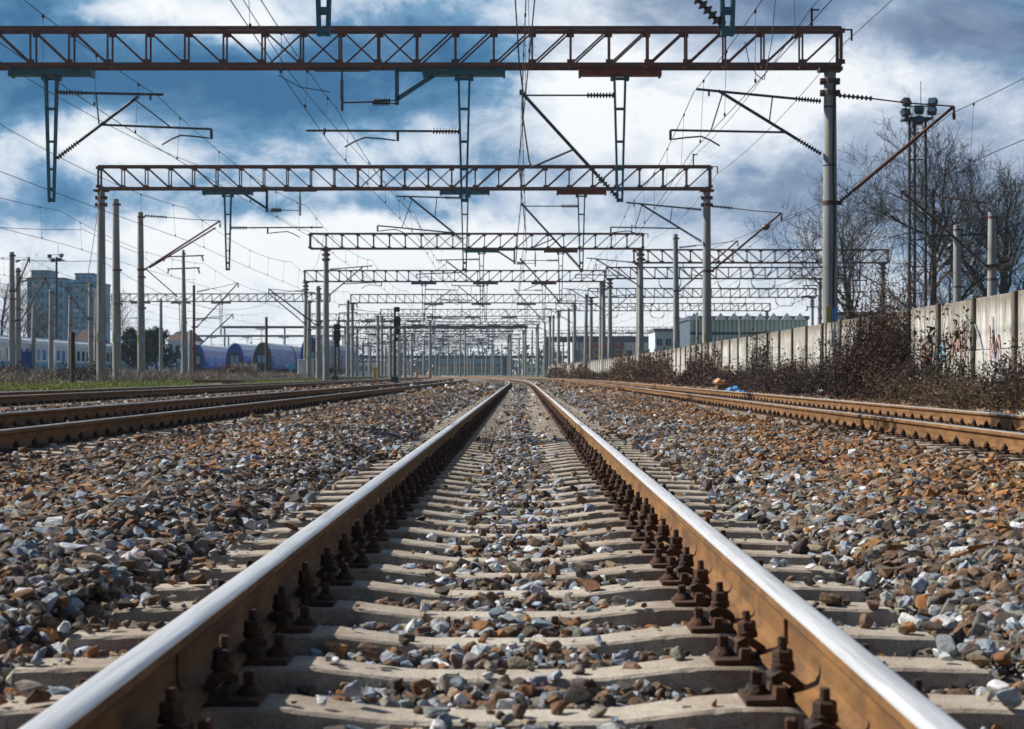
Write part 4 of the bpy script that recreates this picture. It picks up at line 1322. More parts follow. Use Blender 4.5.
ivy('green-leaved ivy spread over the wall panels near the right edge', (31.0, 35.6), 1.75, 2600, .05, 3, GRN + DRY + GRN)
ivy('ivy creeper with scattered leaves, up two wall posts right of the hall', (55.5, 61), 1.95, 2400, .055, 5, GRN + DRY)
ivy('thin brown creeper climbing the wall below the big right column', (42.0, 47), 1.6, 1100, .045, 6, DRY + RED)
ivy('dark creeper over the wall at the foot of the tall bramble', (36.5, 40.5), 2.0, 3000, .05, 8, DRY + RED + GRN[:1])
ivy('brown creeper over the far wall, past the second gantry column', (70, 84), 1.9, 2600, .08, 9, RED + STRAW + DRY)
ivy('brown creeper over the farther wall, before the third gantry column', (92, 112), 1.9, 2600, .11, 10, RED + STRAW + DRY)
bush('brown bush at the wall before the blue-plated second gantry column', 260, (7.2, 7.9), (66, 76), 1.0, .5, DRY + RED, DRY + RED, 22, .06, r=.01)
bush('small rusty bush below the wall, left of the ivy posts', 200, (7.1, 7.8), (47, 51), .95, .4, RED + DRY, RED + DRY, 22, .04)
bush('russet bush covering the wall left of the third gantry column', 300, (6.9, 7.85), (98, 116), 1.45, .6, RED + STRAW, RED + DRY + STRAW, 20, .08, r=.014)
bush('russet bush in front of the third gantry right column', 260, (6.9, 7.85), (118, 138), 1.5, .6, RED + STRAW, RED + STRAW, 20, .09, r=.016)
bush('far brown bush right of the close pair of masts', 200, (6.3, 7.6), (168, 185), 1.5, .7, RED + DRY, RED + STRAW, 20, .12, r=.02)
bush('farthest brown bush by the rails of the right track', 200, (6.0, 7.6), (205, 225), 1.5, .8, RED + STRAW, RED + STRAW, 20, .14, r=.022)

# verge on the left: grass and weeds
def grass_strip(name, n, xr, yr, h, pal, label, w=.01, cat='grass', wy=1.0):
    x = rng.uniform(xr[0], xr[1], n); y = yr[0] + (yr[1] - yr[0]) * rng.random(n) ** wy
    z = bed(x) - .06
    keep = (np.sin(x * .9 + y * .21) + np.sin(y * .13) + rng.normal(0, .6, n)) > -.4
    x, y, z = x[keep], y[keep], z[keep]; n = len(x)
    S, Rr = arching(n, x, y, z, rng.uniform(.5, 1.1, n) * h, h * .7, k=4, r=w)
    S[:, :, 0] += curve(y)[:, None]
    V, Q, C = tubes_np(S, Rr, pick(pal, n))
    o = np_mesh(name, V, 4, Q, LEAF, None, False, {'tint': C})
    return tag(o, label, cat, kind='stuff')
grass_strip('grass', 26000, (-19, -12.8), (44, 130), .15, [(.24, .32, .05), (.30, .36, .07), (.36, .33, .12)], 'short green grass on the verge beyond the left tracks', .012)
grass_strip('dry_weeds', 15000, (-34, -16.5), (60, 170), .5, [(.40, .31, .26), (.32, .25, .23), (.46, .37, .25), (.24, .19, .19)], 'dry brown weeds on the verge before the railcars and masts', .018, 'weeds')
bush('round pinkish brown thorn bush before the blue coaches', 240, (-21.5, -19.5), (125, 132), 1.0, .6, RED + STRAW, RED + STRAW[:1], 16, .08, r=.012, group='bushes on the left verge')
bush('dark thorn bush on the verge at the left edge', 240, (-27.5, -25.5), (86, 94), .7, .6, DRY, DRY, 18, .07, r=.012, group='bushes on the left verge')
bush('grey thorn bush before the white railcars', 240, (-24.5, -22.0), (90, 98), .75, .6, DRY + STRAW[:1], DRY + STRAW[:1], 14, .07, r=.012, group='bushes on the left verge')
# a dead weed between the centre rails
g = thing('dry_weed', 'dead black-stemmed weed growing between the centre rails', 'weed', (-.28, 17.6, -.2))
n = 16
x = np.full(n, -.28) + rng.normal(0, .03, n); y = np.full(n, 17.6) + rng.normal(0, .03, n)
S, Rr = arching(n, x, y, np.full(n, -.22), rng.uniform(.12, .30, n), .34, r=.004)
V, Q, C = tubes_np(S, Rr, pick([(.03, .025, .025), (.06, .045, .035)], n))
np_mesh('stems', V, 4, Q, TWIG, None, False, {'tint': C}, g)
grass_strip('dry_weeds', 60, (-9.0, -6.9), (26, 44), .28, [(.2, .16, .1)], 'a few pale dry stalks between the two left tracks', .007, 'weeds')

# ------------------------------------------------------------------ trees
def bare_tree(name, label, base, height, spread, levels, seed, r0=.2, col=((.05, .04, .04), (.075, .06, .055)), first=.22, group='bare trees', leaf=None, kids=(7, 6, 5, 5)):
    r = random.Random(seed)
    g = thing(name, label, 'tree', base, group)
    K = 6
    trunk, br = [], []
    def grow(p, d, L, rad, lev):
        pts = [p.copy()]; q = p.copy(); dd = d.copy()
        for i in range(K - 1):
            w = .16 if lev else .05
            dd = (dd + Vector((r.gauss(0, w), r.gauss(0, w), r.gauss(0, w) + (.05 if lev else .02)))).normalized()
            q = q + dd * (L / (K - 1)); pts.append(q.copy())
        (trunk if lev == 0 else br).append((pts, [rad * (1 - .72 * i / (K - 1)) for i in range(K)]))
        if lev >= levels: return
        n = kids[min(lev, len(kids) - 1)]
        for i in range(n):
            t = first + (1 - first) * (i + r.random()) / n if lev == 0 else .2 + .8 * (i + r.random()) / n
            t = min(t, .98)
            f = t * (K - 1); a = int(f)
            c = pts[a].lerp(pts[min(a + 1, K - 1)], f - a)
            ax = (pts[min(a + 1, K - 1)] - pts[a]).normalized()
            side = Vector((r.gauss(0, 1), r.gauss(0, 1), r.gauss(0, 1))); side = (side - ax * side.dot(ax)).normalized()
            ang = r.uniform(.55, .95) if lev == 0 else r.uniform(.45, 1.0)
            nd = (ax * math.cos(ang) + side * math.sin(ang) * spread).normalized()
            nd.z = nd.z * .9 + .14; nd.normalize()
            LL = (height * .62 * (1.12 - .62 * t)) * r.uniform(.75, 1.1) if lev == 0 else L * r.uniform(.38, .62)
            grow(c, nd, LL, max(.013, rad * (1 - .7 * t) * r.uniform(.5, .66)), lev + 1)
    grow(Vector(base), Vector((r.gauss(0, .05), 0, 1)).normalized(), height * .86, r0, 0)
    for nm, lst, nn in (('trunk', trunk, 8), ('crown', br, 3)):
        S = np.array([[tuple(v) for v in p] for p, _ in lst]); Rr = np.array([q for _, q in lst])
        V, Q, C = tubes_np(S, Rr, pick(col, len(lst)), nn)
        parts = [(V, Q, C)]
        if nm == 'crown' and leaf:
            nl, ls, lp = leaf
            i = rng.integers(0, len(lst), nl); k = rng.integers(2, K, nl)
            parts.append(leaves_np(S[i, k] + rng.normal(0, ls, (nl, 3)), ls * rng.uniform(.5, 1.2, nl), pick(lp, nl, .4)))
        V, Q, C = merge(parts)
        np_mesh(nm, V, 4, Q, TWIG, None, False, {'tint': C}, g)
    return g
TREEC = ((.08, .064, .06), (.105, .085, .078))
bare_tree('bare_tree', 'big bare many-branched tree beside the floodlight tower', (24.6, 106, .2), 13.4, 1.15, 4, 4, .30, kids=(15, 9, 8, 5), first=.14, col=TREEC)
bare_tree('bare_tree', 'bare tree cut by the right edge of the photo', (28.6, 104, .2), 11.2, 1.1, 4, 9, .36, kids=(12, 8, 7, 5), first=.22, col=TREEC)
bare_tree('bare_tree', 'slim bare tree left of the floodlight tower', (23.2, 122, .2), 11.5, 1.0, 4, 17, .22, kids=(13, 8, 7, 4), col=TREEC)
bare_tree('bare_tree', 'small bare tree behind the wall under the right mast', (27.2, 112, .2), 7.5, 1.0, 4, 23, .16, kids=(9, 6, 5, 4), col=TREEC)
for i, (px, top, y, lb) in enumerate(((2, 268, 215, 'bare tree at the left edge beside the apartment block'), (14, 290, 225, 'lower bare tree before the apartment block, second from the left edge'),
                                   (30, 300, 235, 'bare tree before the left part of the apartment block'), (112, 300, 240, 'bare tree between the two verge masts'), (48, 318, 230, 'low bare tree before the middle of the apartment block'))):
    b = P(px, 374, y); t = P(px, top, y)
    bare_tree('bare_tree', lb, (b.x, y, .4), t.z - .4, 1.05, 3, 40 + i, .22, kids=(10, 7, 7), group='bare trees on the left', first=.25, col=((.085, .06, .06), (.11, .08, .075)))
for i, (px, top, y, lb) in enumerate(((132.5, 336, 200, 'dark evergreen tree left of the doubled-arm mast'), (157, 336, 205, 'dark evergreen tree behind the pale mast'))):
    b = P(px, 374, y); t = P(px, top, y)
    g = bare_tree('evergreen_tree', lb, (b.x, y, .4), t.z - .5, 1.0, 3, 60 + i, .14, kids=(12, 8, 6), group='evergreens on the left', first=.06,
                  leaf=(9000, .17, [(.02, .035, .02), (.03, .048, .028), (.016, .028, .02)]))

# ------------------------------------------------------------------ trains
TBLUE = simple('coach_blue_paint', (.008, .05, .29), (.012, .07, .35), .8, .42, 0, stretch=(1, .3, 1.5))
TGREY = simple('coach_dark_grey_paint', (.045, .06, .065), (.06, .07, .08), 1, .55)
TROOF = simple('coach_roof_grey', (.74, .78, .84), (.55, .59, .65), 1.2, .55, 0, stretch=(1, .2, 1))
TWIN = glass('coach_window_glass', (.03, .06, .09), .06)
TPALE = simple('coach_pale_blue_panel', (.25, .45, .60), (.18, .38, .55), 2, .4)
TWHITE = simple('railcar_white_paint', (.86, .89, .92), (.76, .82, .88), 1.2, .5, stretch=(1, .3, 1))
TCYAN = simple('railcar_light_blue_paint', (.12, .50, .78), (.10, .42, .70), 1.2, .5)
def coach(label, xc, y0, L, end_mat, W=2.85, Ht=4.35, zr=.45, group='blue coaches parked on the left', decks=2):
    g = thing('passenger_coach', label, 'coach', (xc, y0 + L / 2, zr), group)
    half = [(0, 1.0), (.20, .985), (.42, .94), (.60, .87), (.75, .78), (.87, .66), (.95, .53), (1.0, .40), (1.0, .12), (.93, .10)]
    pr = [(-a * W / 2, b * Ht) for a, b in reversed(half[1:])] + [(a * W / 2, b * Ht) for a, b in half]
    n = len(pr)
    vs, fs, mi = [], [], []
    for y, k in ((y0, .93), (y0 + .25, 1.0), (y0 + L - .25, 1.0), (y0 + L, .93)):
        vs += [(xc + x * k, y, zr + .45 + z * (k * .5 + .5)) for x, z in pr]
    mb = MB()
    for r_ in range(3):
        for i in range(n):
            i2 = (i + 1) % n
            zz = min(pr[i][1], pr[i2][1]) / Ht
            mat = 1 if zz > .74 and i2 != 0 else 0
            if r_ != 1: mat = 2
            mb.v and None
            fs.append((r_ * n + i, r_ * n + i2, (r_ + 1) * n + i2, (r_ + 1) * n + i)); mi.append(mat)
    mb.v = [tuple(v) for v in vs]; mb.f = [list(f) for f in fs]; mb.m = mi; mb.s = [False] * len(fs)
    mb.f += [list(range(n - 1, -1, -1)), list(range(3 * n, 4 * n))]; mb.m += [2, 2]; mb.s += [False, False]
    mb.build('body', [TBLUE, TROOF, end_mat], g)
    # end door recess with two panes
    q = MB(); q.box((xc, y0 - .03, zr + .45 + Ht * .39), (1.75, .10, Ht * .52), bevel=.03); d = q.build('gangway_door', BLACK, g)
    for s in (-1, 1):
        q = MB(); q.box((xc + s * .32, y0 - .10, zr + .45 + Ht * .43), (.5, .05, Ht * .26), bevel=.02); q.build('door_window', TPALE, d)
    q = MB(); q.box((xc, y0 + .1, zr + .75), (2.3, .5, .5)); 
    for s in (-1, 1):
        q.tube((xc + s * .85, y0 - .5, zr + .75), (xc + s * .85, y0, zr + .75), .09); q.tube((xc + s * .85, y0 - .55, zr + .75), (xc + s * .85, y0 - .5, zr + .75), .22)
    q.build('buffer_beam', BLACK, g)
    for s in (-1, 1):
        q = MB(); q.lathe((xc + s * 1.05, y0 - .02, zr + 1.25), (xc + s * 1.05, y0 + .06, zr + 1.25), [(0, .09), (1, .1)], 10); q.build('tail_lamp', OXIDE, g)
    for yb in (y0 + 3.6, y0 + L - 3.6):
        q = MB(); q.box((xc, yb, zr + .55), (2.2, 3.4, .35))
        for dy in (-1.2, 1.2):
            for s in (-1, 1): q.tube((xc + s * .68, yb + dy, zr + .46), (xc + s * .82, yb + dy, zr + .46), .46, n=16)
        q.build('bogie', BLACK, g)
    ny = int((L - 3) / 2.3)
    for k in range(ny):
        yy = y0 + 2 + 2.3 * k + .4
        for z, hh, mt in (((.30, .16, TWIN), (.485, .12, TWIN)) if decks == 2 else ((.42, .22, TWIN),)):
            q = MB()
            for s in (1,):
                q.box((xc + s * (W / 2 - (.035 if z > .45 else 0)), yy, zr + .45 + Ht * z), (.05, 1.5, Ht * hh), bevel=.015)
            q.build('window', TPALE if (k * 7 + int(z * 100)) % 3 else TWIN, g)
    q = MB()
    q.box((xc + W / 2 + .01, y0 + L * .5, zr + .45 + Ht * .395), (.03, L - 1.2, .07)); q.build('waist_stripe', TPALE, g)
    return g
for nm, pxc, y, m, wpx in (('leftmost blue round-topped coach', 196, 262, TBLUE, 19), ('second blue round-topped coach from the left, pale end door', 234.5, 252, TBLUE, 19), ('round-topped coach with a dark grey end', 262, 245, TGREY, 20), ('rightmost blue round-topped coach, nearest the tracks', 310, 230, TBLUE, 21)):
    xc = P(pxc, 0, y).x
    coach(nm, xc, y, 25.5, m, Ht=4.2 if 'rightmost' not in nm else 4.7, zr=.40)
    coach('second coach coupled behind the ' + nm.split(',')[0], xc, y + 26.6, 25.5, m, zr=.40, Ht=4.2)

def railcar(label, xc, y0, L):
    g = thing('railcar', label, 'railcar', (xc, y0 + L / 2, .3), 'white and light blue railcars on the far left')
    W, Ht = 2.8, 3.55; zb = .9
    pr = [(-W / 2, 0), (W / 2, 0), (W / 2, 2.5), (W / 2 - .15, 2.85), (W / 2 - .6, 3.1), (-W / 2 + .6, 3.1), (-W / 2 + .15, 2.85), (-W / 2, 2.5)]
    q = MB(); q.prism([(xc + a, zb + b) for a, b in pr], y0, y0 + L); q.build('body', TWHITE, g)
    q = MB(); q.box((xc + W / 2 + .012, y0 + L / 2, zb + .45), (.03, L - .1, .75)); q.build('lower_panel', TCYAN, g)
    q = MB(); q.box((xc, y0 + L / 2, zb + 3.14), (W - 1.3, L - .4, .10)); q.build('roof', TROOF, g)
    n = int(L / 1.9)
    for k in range(n):
        yy = y0 + 1.2 + (L - 2.4) * k / (n - 1)
        q = MB(); q.box((xc + W / 2 + .015, yy, zb + 1.55), (.04, 1.1, 1.0), bevel=.015)
        q.build('door' if k in (2, n - 3) else 'window', TCYAN if k in (2, n - 3) else TWIN, g)
    for yb in (y0 + 3, y0 + L - 3):
        q = MB(); q.box((xc, yb, .72), (2.2, 3.0, .36))
        for dy in (-1, 1):
            for s in (-1, 1): q.tube((xc + s * .68, yb + dy, .72), (xc + s * .82, yb + dy, .72), .42, n=14)
        q.build('bogie', BLACK, g)
for k, lb in enumerate(('white and light blue railcar cut by the left edge', 'second white and light blue railcar from the left edge', 'third white and light blue railcar, below the apartment block', 'last white and light blue railcar, behind the verge gantry column')):
    railcar(lb, -47.5, 132 + 21 * k, 20.2)

# ------------------------------------------------------------------ buildings
BLOCK = simple('apartment_blue_render', (.27, .58, .82), (.17, .40, .62), .3, .9)
BLOCK2 = simple('apartment_dark_render', (.17, .32, .44), (.2, .36, .46), .15, .9)
PALEW = simple('pale_house_wall', (.66, .77, .84), (.56, .68, .77), .3, .9)
ROOFT = simple('brown_roof', (.11, .065, .055), (.075, .05, .045), 2, .9)
ROOFB = simple('blue_grey_roof', (.10, .14, .2), (.07, .10, .15), 1, .7)
HALLG = simple('hall_pale_green', (.40, .50, .45), (.32, .43, .39), .4, .8)
WHITE = simple('white_wall', (.80, .81, .82), (.70, .71, .72), .4, .8)
SIGNR = simple('shop_sign_red', (.62, .10, .07), (.5, .07, .05), .5, .6)
SIGNO = simple('shop_sign_orange', (.75, .28, .05), (.65, .22, .04), .5, .6)
CONC = simple('bridge_concrete', (.16, .17, .20), (.11, .12, .15), .3, .9)
def building(name, label, cat, x0, x1, y, z1, depth, wall_m, floors, cols, win_m, roof='flat', roof_m=None, z0=.1, win=(.5, .5), balcony=False, group=None, frame_m=None, canopy=0):
    g = thing(name, label, cat, ((x0 + x1) / 2, y, z0), group)
    q = MB(); q.box(((x0 + x1) / 2, y + depth / 2, (z0 + z1) / 2), (x1 - x0, depth, z1 - z0)); q.build('wall', wall_m, g)
    fh = (z1 - z0) / floors; cw = (x1 - x0) / cols
    for f in range(floors):
        for c in range(cols):
            xc = x0 + cw * (c + .5); zc = z0 + fh * (f + .52)
            q = MB(); w_, h_ = cw * win[0], fh * win[1]
            q.box((xc, y - .02, zc), (w_, .1, h_)); wo = q.build('window', win_m, g)
            q = MB(); q.box((xc, y - .07, zc - h_ / 2 - .06), (w_ + .2, .2, .1)); q.box((xc, y - .08, zc), (.06, .06, h_)); q.build('frame', frame_m or WHITE, wo)
            if balcony and c % 3 == 1:
                q = MB(); q.box((xc, y - .6, zc - h_ * .6), (cw * .9, 1.2, .15)); q.box((xc, y - 1.15, zc - h_ * .3), (cw * .9, .08, h_ * .6)); q.build('balcony', BLOCK2 if f % 2 else PALEW, g)
    q = MB()
    if roof == 'flat':
        q.box(((x0 + x1) / 2, y + depth / 2, z1 + .15), (x1 - x0 + .3, depth + .3, .4))
    else:
        h = (x1 - x0) * .16 if roof == 'gable' else roof
        xa, xb = x0 - .4, x1 + .4
        vs = [(xa, y - .4, z1), (xb, y - .4, z1), (xb, y + depth + .4, z1), (xa, y + depth + .4, z1), (xa + 1, y + depth / 2, z1 + h), (xb - 1, y + depth / 2, z1 + h)]
        q.add(vs, [(0, 1, 5, 4), (2, 3, 4, 5), (1, 2, 5), (3, 0, 4), (3, 2, 1, 0)])
    q.build('roof', roof_m or CONC, g)
    if canopy:
        q = MB(); q.box(((x0 + x1) / 2, y + depth / 2 - 4, z1 + canopy / 2 + .4), (x1 - x0 + 3, depth + 6, canopy)); q.build('canopy', BLOCK2, g)
    return g
Y_ = 430
def bx(px, y): return P(px, 0, y).x
building('apartment_block', 'tall blue-grey apartment block, its taller left part with the stepped top', 'apartment block', bx(27, Y_), bx(64, Y_), Y_, P(0, 279, Y_).z, 14, BLOCK, 9, 6, TWIN, balcony=True, group='apartment blocks', frame_m=BLOCK2)
g = building('apartment_block', 'lower right part of the blue-grey apartment block', 'apartment block', bx(64.4, Y_), bx(96, Y_), Y_ + 3, P(0, 283, Y_).z, 12, BLOCK, 9, 5, TWIN, balcony=True, group='apartment blocks', frame_m=BLOCK2)
building('roof_house', 'blue-grey lift house on top of the taller apartment block', 'lift house', bx(29, Y_), bx(47, Y_), Y_ + 2, P(0, 271, Y_).z, 8, BLOCK2, 1, 3, TWIN, z0=P(0, 278.6, Y_).z + .4, win=(.4, .4))
building('roof_house', 'blue-grey lift house on top of the lower apartment block', 'lift house', bx(70, Y_), bx(88, Y_), Y_ + 5, P(0, 281.5, Y_).z + 2, 6, BLOCK, 1, 3, TWIN, z0=P(0, 283, Y_).z + .4, win=(.4, .3))
building('small_house', 'brown-roofed house before the apartment block', 'house', bx(72, 260), bx(96, 260), 260, P(0, 345, 260).z, 8, OXIDE, 1, 4, TWIN, roof=2.4, roof_m=ROOFT, group='low houses on the left')
building('small_house', 'pale blue house between the two evergreens', 'house', bx(106, 270), bx(150, 270), 270, P(0, 352, 270).z, 8, PALEW, 1, 6, TWIN, roof=1.2, roof_m=ROOFB, group='low houses on the left')
building('small_house', 'taller pale blue house left of the rusty steel pole', 'house', bx(168, 280), bx(193, 280), 280, P(0, 341, 280).z, 8, PALEW, 2, 4, TWIN, roof=1.6, roof_m=ROOFT, group='low houses on the left')
# pale green hall with white gable points on the right
yh = 205
g = building('industrial_hall', 'long pale green glazed hall with a blue-grey roof edge, beyond the wall', 'hall', bx(690, yh), bx(808, yh), yh, P(0, 319, yh).z, 18, ROOFB, 4, 14, simple('hall_panel', (.38, .52, .49), (.48, .60, .56), .35, .5), roof='flat', roof_m=ROOFB, win=(.90, .82), frame_m=DARKSTEEL)
for k in range(9):
    x = bx(694 + 13.2 * k, yh); q = MB(); zt = P(0, 320, yh).z
    q.add([(x - .7, yh - .25, zt), (x + .7, yh - .25, zt), (x, yh - .25, zt + .85), (x - .7, yh - .6, zt), (x + .7, yh - .6, zt), (x, yh - .32, zt + .85)], [(3, 4, 5), (0, 2, 1), (0, 3, 5, 2), (1, 2, 5, 4), (0, 1, 4, 3)])
    q.build('roof_point', WHITE, g)
building('industrial_hall', 'far white hall left of the pale green hall', 'hall', bx(655, 240), bx(700, 240), 240, P(0, 331, 240).z, 12, PALEW, 2, 5, TWIN, win=(.6, .3))
building('industrial_hall', 'low pale hall behind the big right column, under the bare trees', 'hall', bx(838, 190), bx(885, 190), 190, P(0, 315, 190).z, 12, WHITE, 1, 6, TWIN, roof='flat', roof_m=ROOFB, win=(.5, .4))
g = building('shop_building', 'white shop building with red and orange sign bands beyond the masts', 'shop', bx(572, 330), bx(655, 330), 330, P(0, 338, 330).z, 16, WHITE, 1, 8, TWIN, win=(.6, .3))
for pa, pb, ya, yb, m in ((583, 624, 343, 349, SIGNR), (582, 600, 353.5, 358, SIGNO), (603, 622, 353, 357, SIGNR), (648, 656, 347, 351, SIGNO)):
    q = MB(); a, b = P(pa, yb, 329.5), P(pb, ya, 329.5); q.box(((a.x + b.x) / 2, 329.6, (a.z + b.z) / 2), (b.x - a.x, .3, b.z - a.z)); q.build('sign_board', m, g)
# footbridge / road bridge over the right yard, and a low one over the far tracks
def bridge(label, x0, x1, y, z, th, piers, rail=True):
    g = thing('overbridge', label, 'bridge', ((x0 + x1) / 2, y, 0), None)
    q = MB(); q.box(((x0 + x1) / 2, y, z), (x1 - x0, 4, th)); q.build('deck', CONC, g)
    q = MB()
    for zz in (.5, 1.05): q.bar((x0, y - 1.9, z + th / 2 + zz), (x1, y - 1.9, z + th / 2 + zz), .07)
    n = int((x1 - x0) / 2.5)
    for i in range(n + 1):
        x = x0 + (x1 - x0) * i / n; q.bar((x, y - 1.9, z + th / 2), (x, y - 1.9, z + th / 2 + 1.08), .07)
    q.build('railing', DARKSTEEL, g)
    for x in piers:
        q = MB(); q.box((x, y, (z - th / 2 + .0) / 2), (.9, 1.6, z - th / 2)); q.build('pier', CONC, g)
bridge('dark road bridge low across the yard, behind the right-hand masts', bx(546, 300), bx(760, 300), 300, P(0, 339.5, 300).z, .9, [bx(p, 300) for p in (549, 612, 690, 752)])
bridge('far low bridge across all the tracks at the vanishing point', bx(325, 460), bx(640, 460), 460, P(0, 357, 460).z, .8, [bx(p, 460) for p in (330, 400, 436, 505, 560, 634)])
building('station_hall', 'far blue-grey station building under the low bridge', 'station', bx(438, 620), bx(508, 620), 620, P(0, 365.5, 620).z, 20, WHITE, 1, 12, TWIN, win=(.3, .3), canopy=2.2)
building('station_hall', 'far pale station building right of the vanishing rails', 'station', bx(527, 560), bx(572, 560), 560, P(0, 365, 560).z, 20, WHITE, 1, 9, TWIN, win=(.5, .4))
building('station_hall', 'far pale depot building behind the left masts', 'depot', bx(352, 520), bx(398, 520), 520, P(0, 362, 520).z, 20, WHITE, 1, 8, TWIN, win=(.5, .4), roof_m=ROOFB)
# far treeline at the horizon
n = 2600
x = rng.uniform(-420, 420, n); y = rng.uniform(700, 900, n)
S, Rr = arching(n, x, y, np.zeros(n), rng.uniform(4, 9, n), 3.0, r=.25)
m = n * 10
i = rng.integers(0, n, m); k = rng.integers(1, 6, m)
V, Q, C = merge([tubes_np(S, Rr, pick([(.10, .09, .09)], n)), leaves_np(S[i, k] + rng.normal(0, 1.2, (m, 3)), rng.uniform(.6, 1.6, m), pick([(.10, .09, .09), (.08, .085, .08), (.12, .10, .095)], m))])
o = np_mesh('far_treeline', V, 4, Q, TWIG, None, False, {'tint': C}); tag(o, 'hazy belt of leafless trees along the horizon', 'treeline', kind='stuff')

# ------------------------------------------------------------------ signals, tower, small things
def signal(label, px, y, top, base, heads):
    b = P(px, base, y); t = P(px, top, y)
    g = thing('railway_signal', label, 'signal', (b.x, y, -.1), 'colour light signals')
    q = MB(); q.tube((b.x, y, -.1), (b.x, y, t.z), .085, .07, 10); q.box((b.x, y, .2), (.45, .45, .5), bevel=.03); q.build('post', DARKSTEEL, g)
    q = MB()
    for s in (-1, 1): q.bar((b.x + s * .2, y + .25, .2), (b.x + s * .2, y + .25, t.z - .2), .03)
    for z in np.arange(.5, t.z - .3, .35): q.bar((b.x - .2, y + .25, z), (b.x + .2, y + .25, z), .025)
    q.build('ladder', DARKSTEEL, g)
    for py, w, h, nl in heads:
        c = P(px, py, y); q = MB(); q.box((c.x + .14, y - .16, c.z), (w, .2, h), bevel=.05); ho = q.build('signal_head', BLACK, g)
        for i in range(nl):
            z = c.z + h / 2 - h * (i + .5) / nl
            q = MB(); q.tube((c.x + .14, y - .27, z), (c.x + .14, y - .25, z), .075, n=12); q.build('lens', TWIN, ho)
            q = MB(); q.lathe((c.x + .14, y - .48, z + .02), (c.x + .14, y - .26, z), [(0, .10), (1, .10)], 12); q.build('hood', BLACK, ho)
    return g
signal('tall black-headed signal standing between the left tracks', 394.8, 105, 307, 380, [(309.5, .34, .30, 1), (321.5, .42, .56, 2), (331.8, .34, .38, 2), (339.2, .24, .2, 1)])
signal('black-headed signal beside the third gantry left column', 335, 116, 324, 378, [(327, .45, .4, 1), (335.5, .5, .7, 2), (343.5, .36, .45, 1)])
def small_post(label, px, base, top, y, w, m, name='marker_post', cat='post', zb=None):
    b, t = P(px, base, y), P(px, top, y)
    q = MB(); q.box((b.x, y, (b.z + t.z) / 2 - .1), (w, w, t.z - b.z + .2), bevel=.03); q.box((b.x, y, t.z), (w * 1.25, w * 1.25, w * .6), bevel=.03)
    o = q.build(name, m, None, (b.x, y, b.z)); tag(o, label, cat, 'yellow marker posts' if m is YELLOW else None)
small_post('yellow marker post left of the tall signal', 375, 379, 368, 137, .28, YELLOW)
small_post('far yellow marker post below the thin lamp mast', 417, 377, 371, 210, .25, YELLOW)
small_post('farthest yellow marker post at the end of the left tracks', 429.5, 377, 372, 240, .25, YELLOW)
def crate(label, px, y, w, h, m, name, cat):
    b = P(px, 375, y); q = MB(); z = bed(np.array(b.x - cv(y))).item()
    q.box((b.x, y, z + h / 2), (w, w * .7, h), bevel=.04); q.box((b.x, y, z + h + .03), (w * 1.08, w * .78, .06), bevel=.02); q.box((b.x + w * .2, y - w * .36, z + h * .5), (w * .35, .03, h * .5))
    o = q.build(name, m, None, (b.x, y, z)); tag(o, label, cat)
crate('pair of white relay cabinets before the blue coaches', 244.5, 190, 2.4, 1.25, WHITE, 'relay_cabinet', 'cabinet')
crate('pale cabinet at the foot of the mast before the rightmost coach', 306, 152, 1.3, 1.6, TROOF, 'relay_cabinet', 'cabinet')
crate('black hand-points box between the coaches', 208, 185, 1.0, .7, BLACK, 'points_box', 'box')
b = P(291, 376, 170); q = MB(); q.tube((b.x, 170, .2), (b.x, 170, 1.2), .05); q.box((b.x, 169.93, 1.3), (.62, .05, .62), rot=Matrix.Rotation(R(45), 3, 'Y'), bevel=.01)
tag(q.build('track_sign', TCYAN, None, (b.x, 170, .2)), 'small light blue diamond sign before the grey-ended coach', 'sign')
b = P(25, 372, 120); q = MB(); q.tube((b.x, 120, .2), (b.x, 120, 2.0), .06); q.box((b.x, 119.9, 1.5), (.95, .06, 1.3), bevel=.02)
tag(q.build('notice_board', TBLUE, None, (b.x, 120, .3)), 'blue board on a post before the second railcar', 'sign')
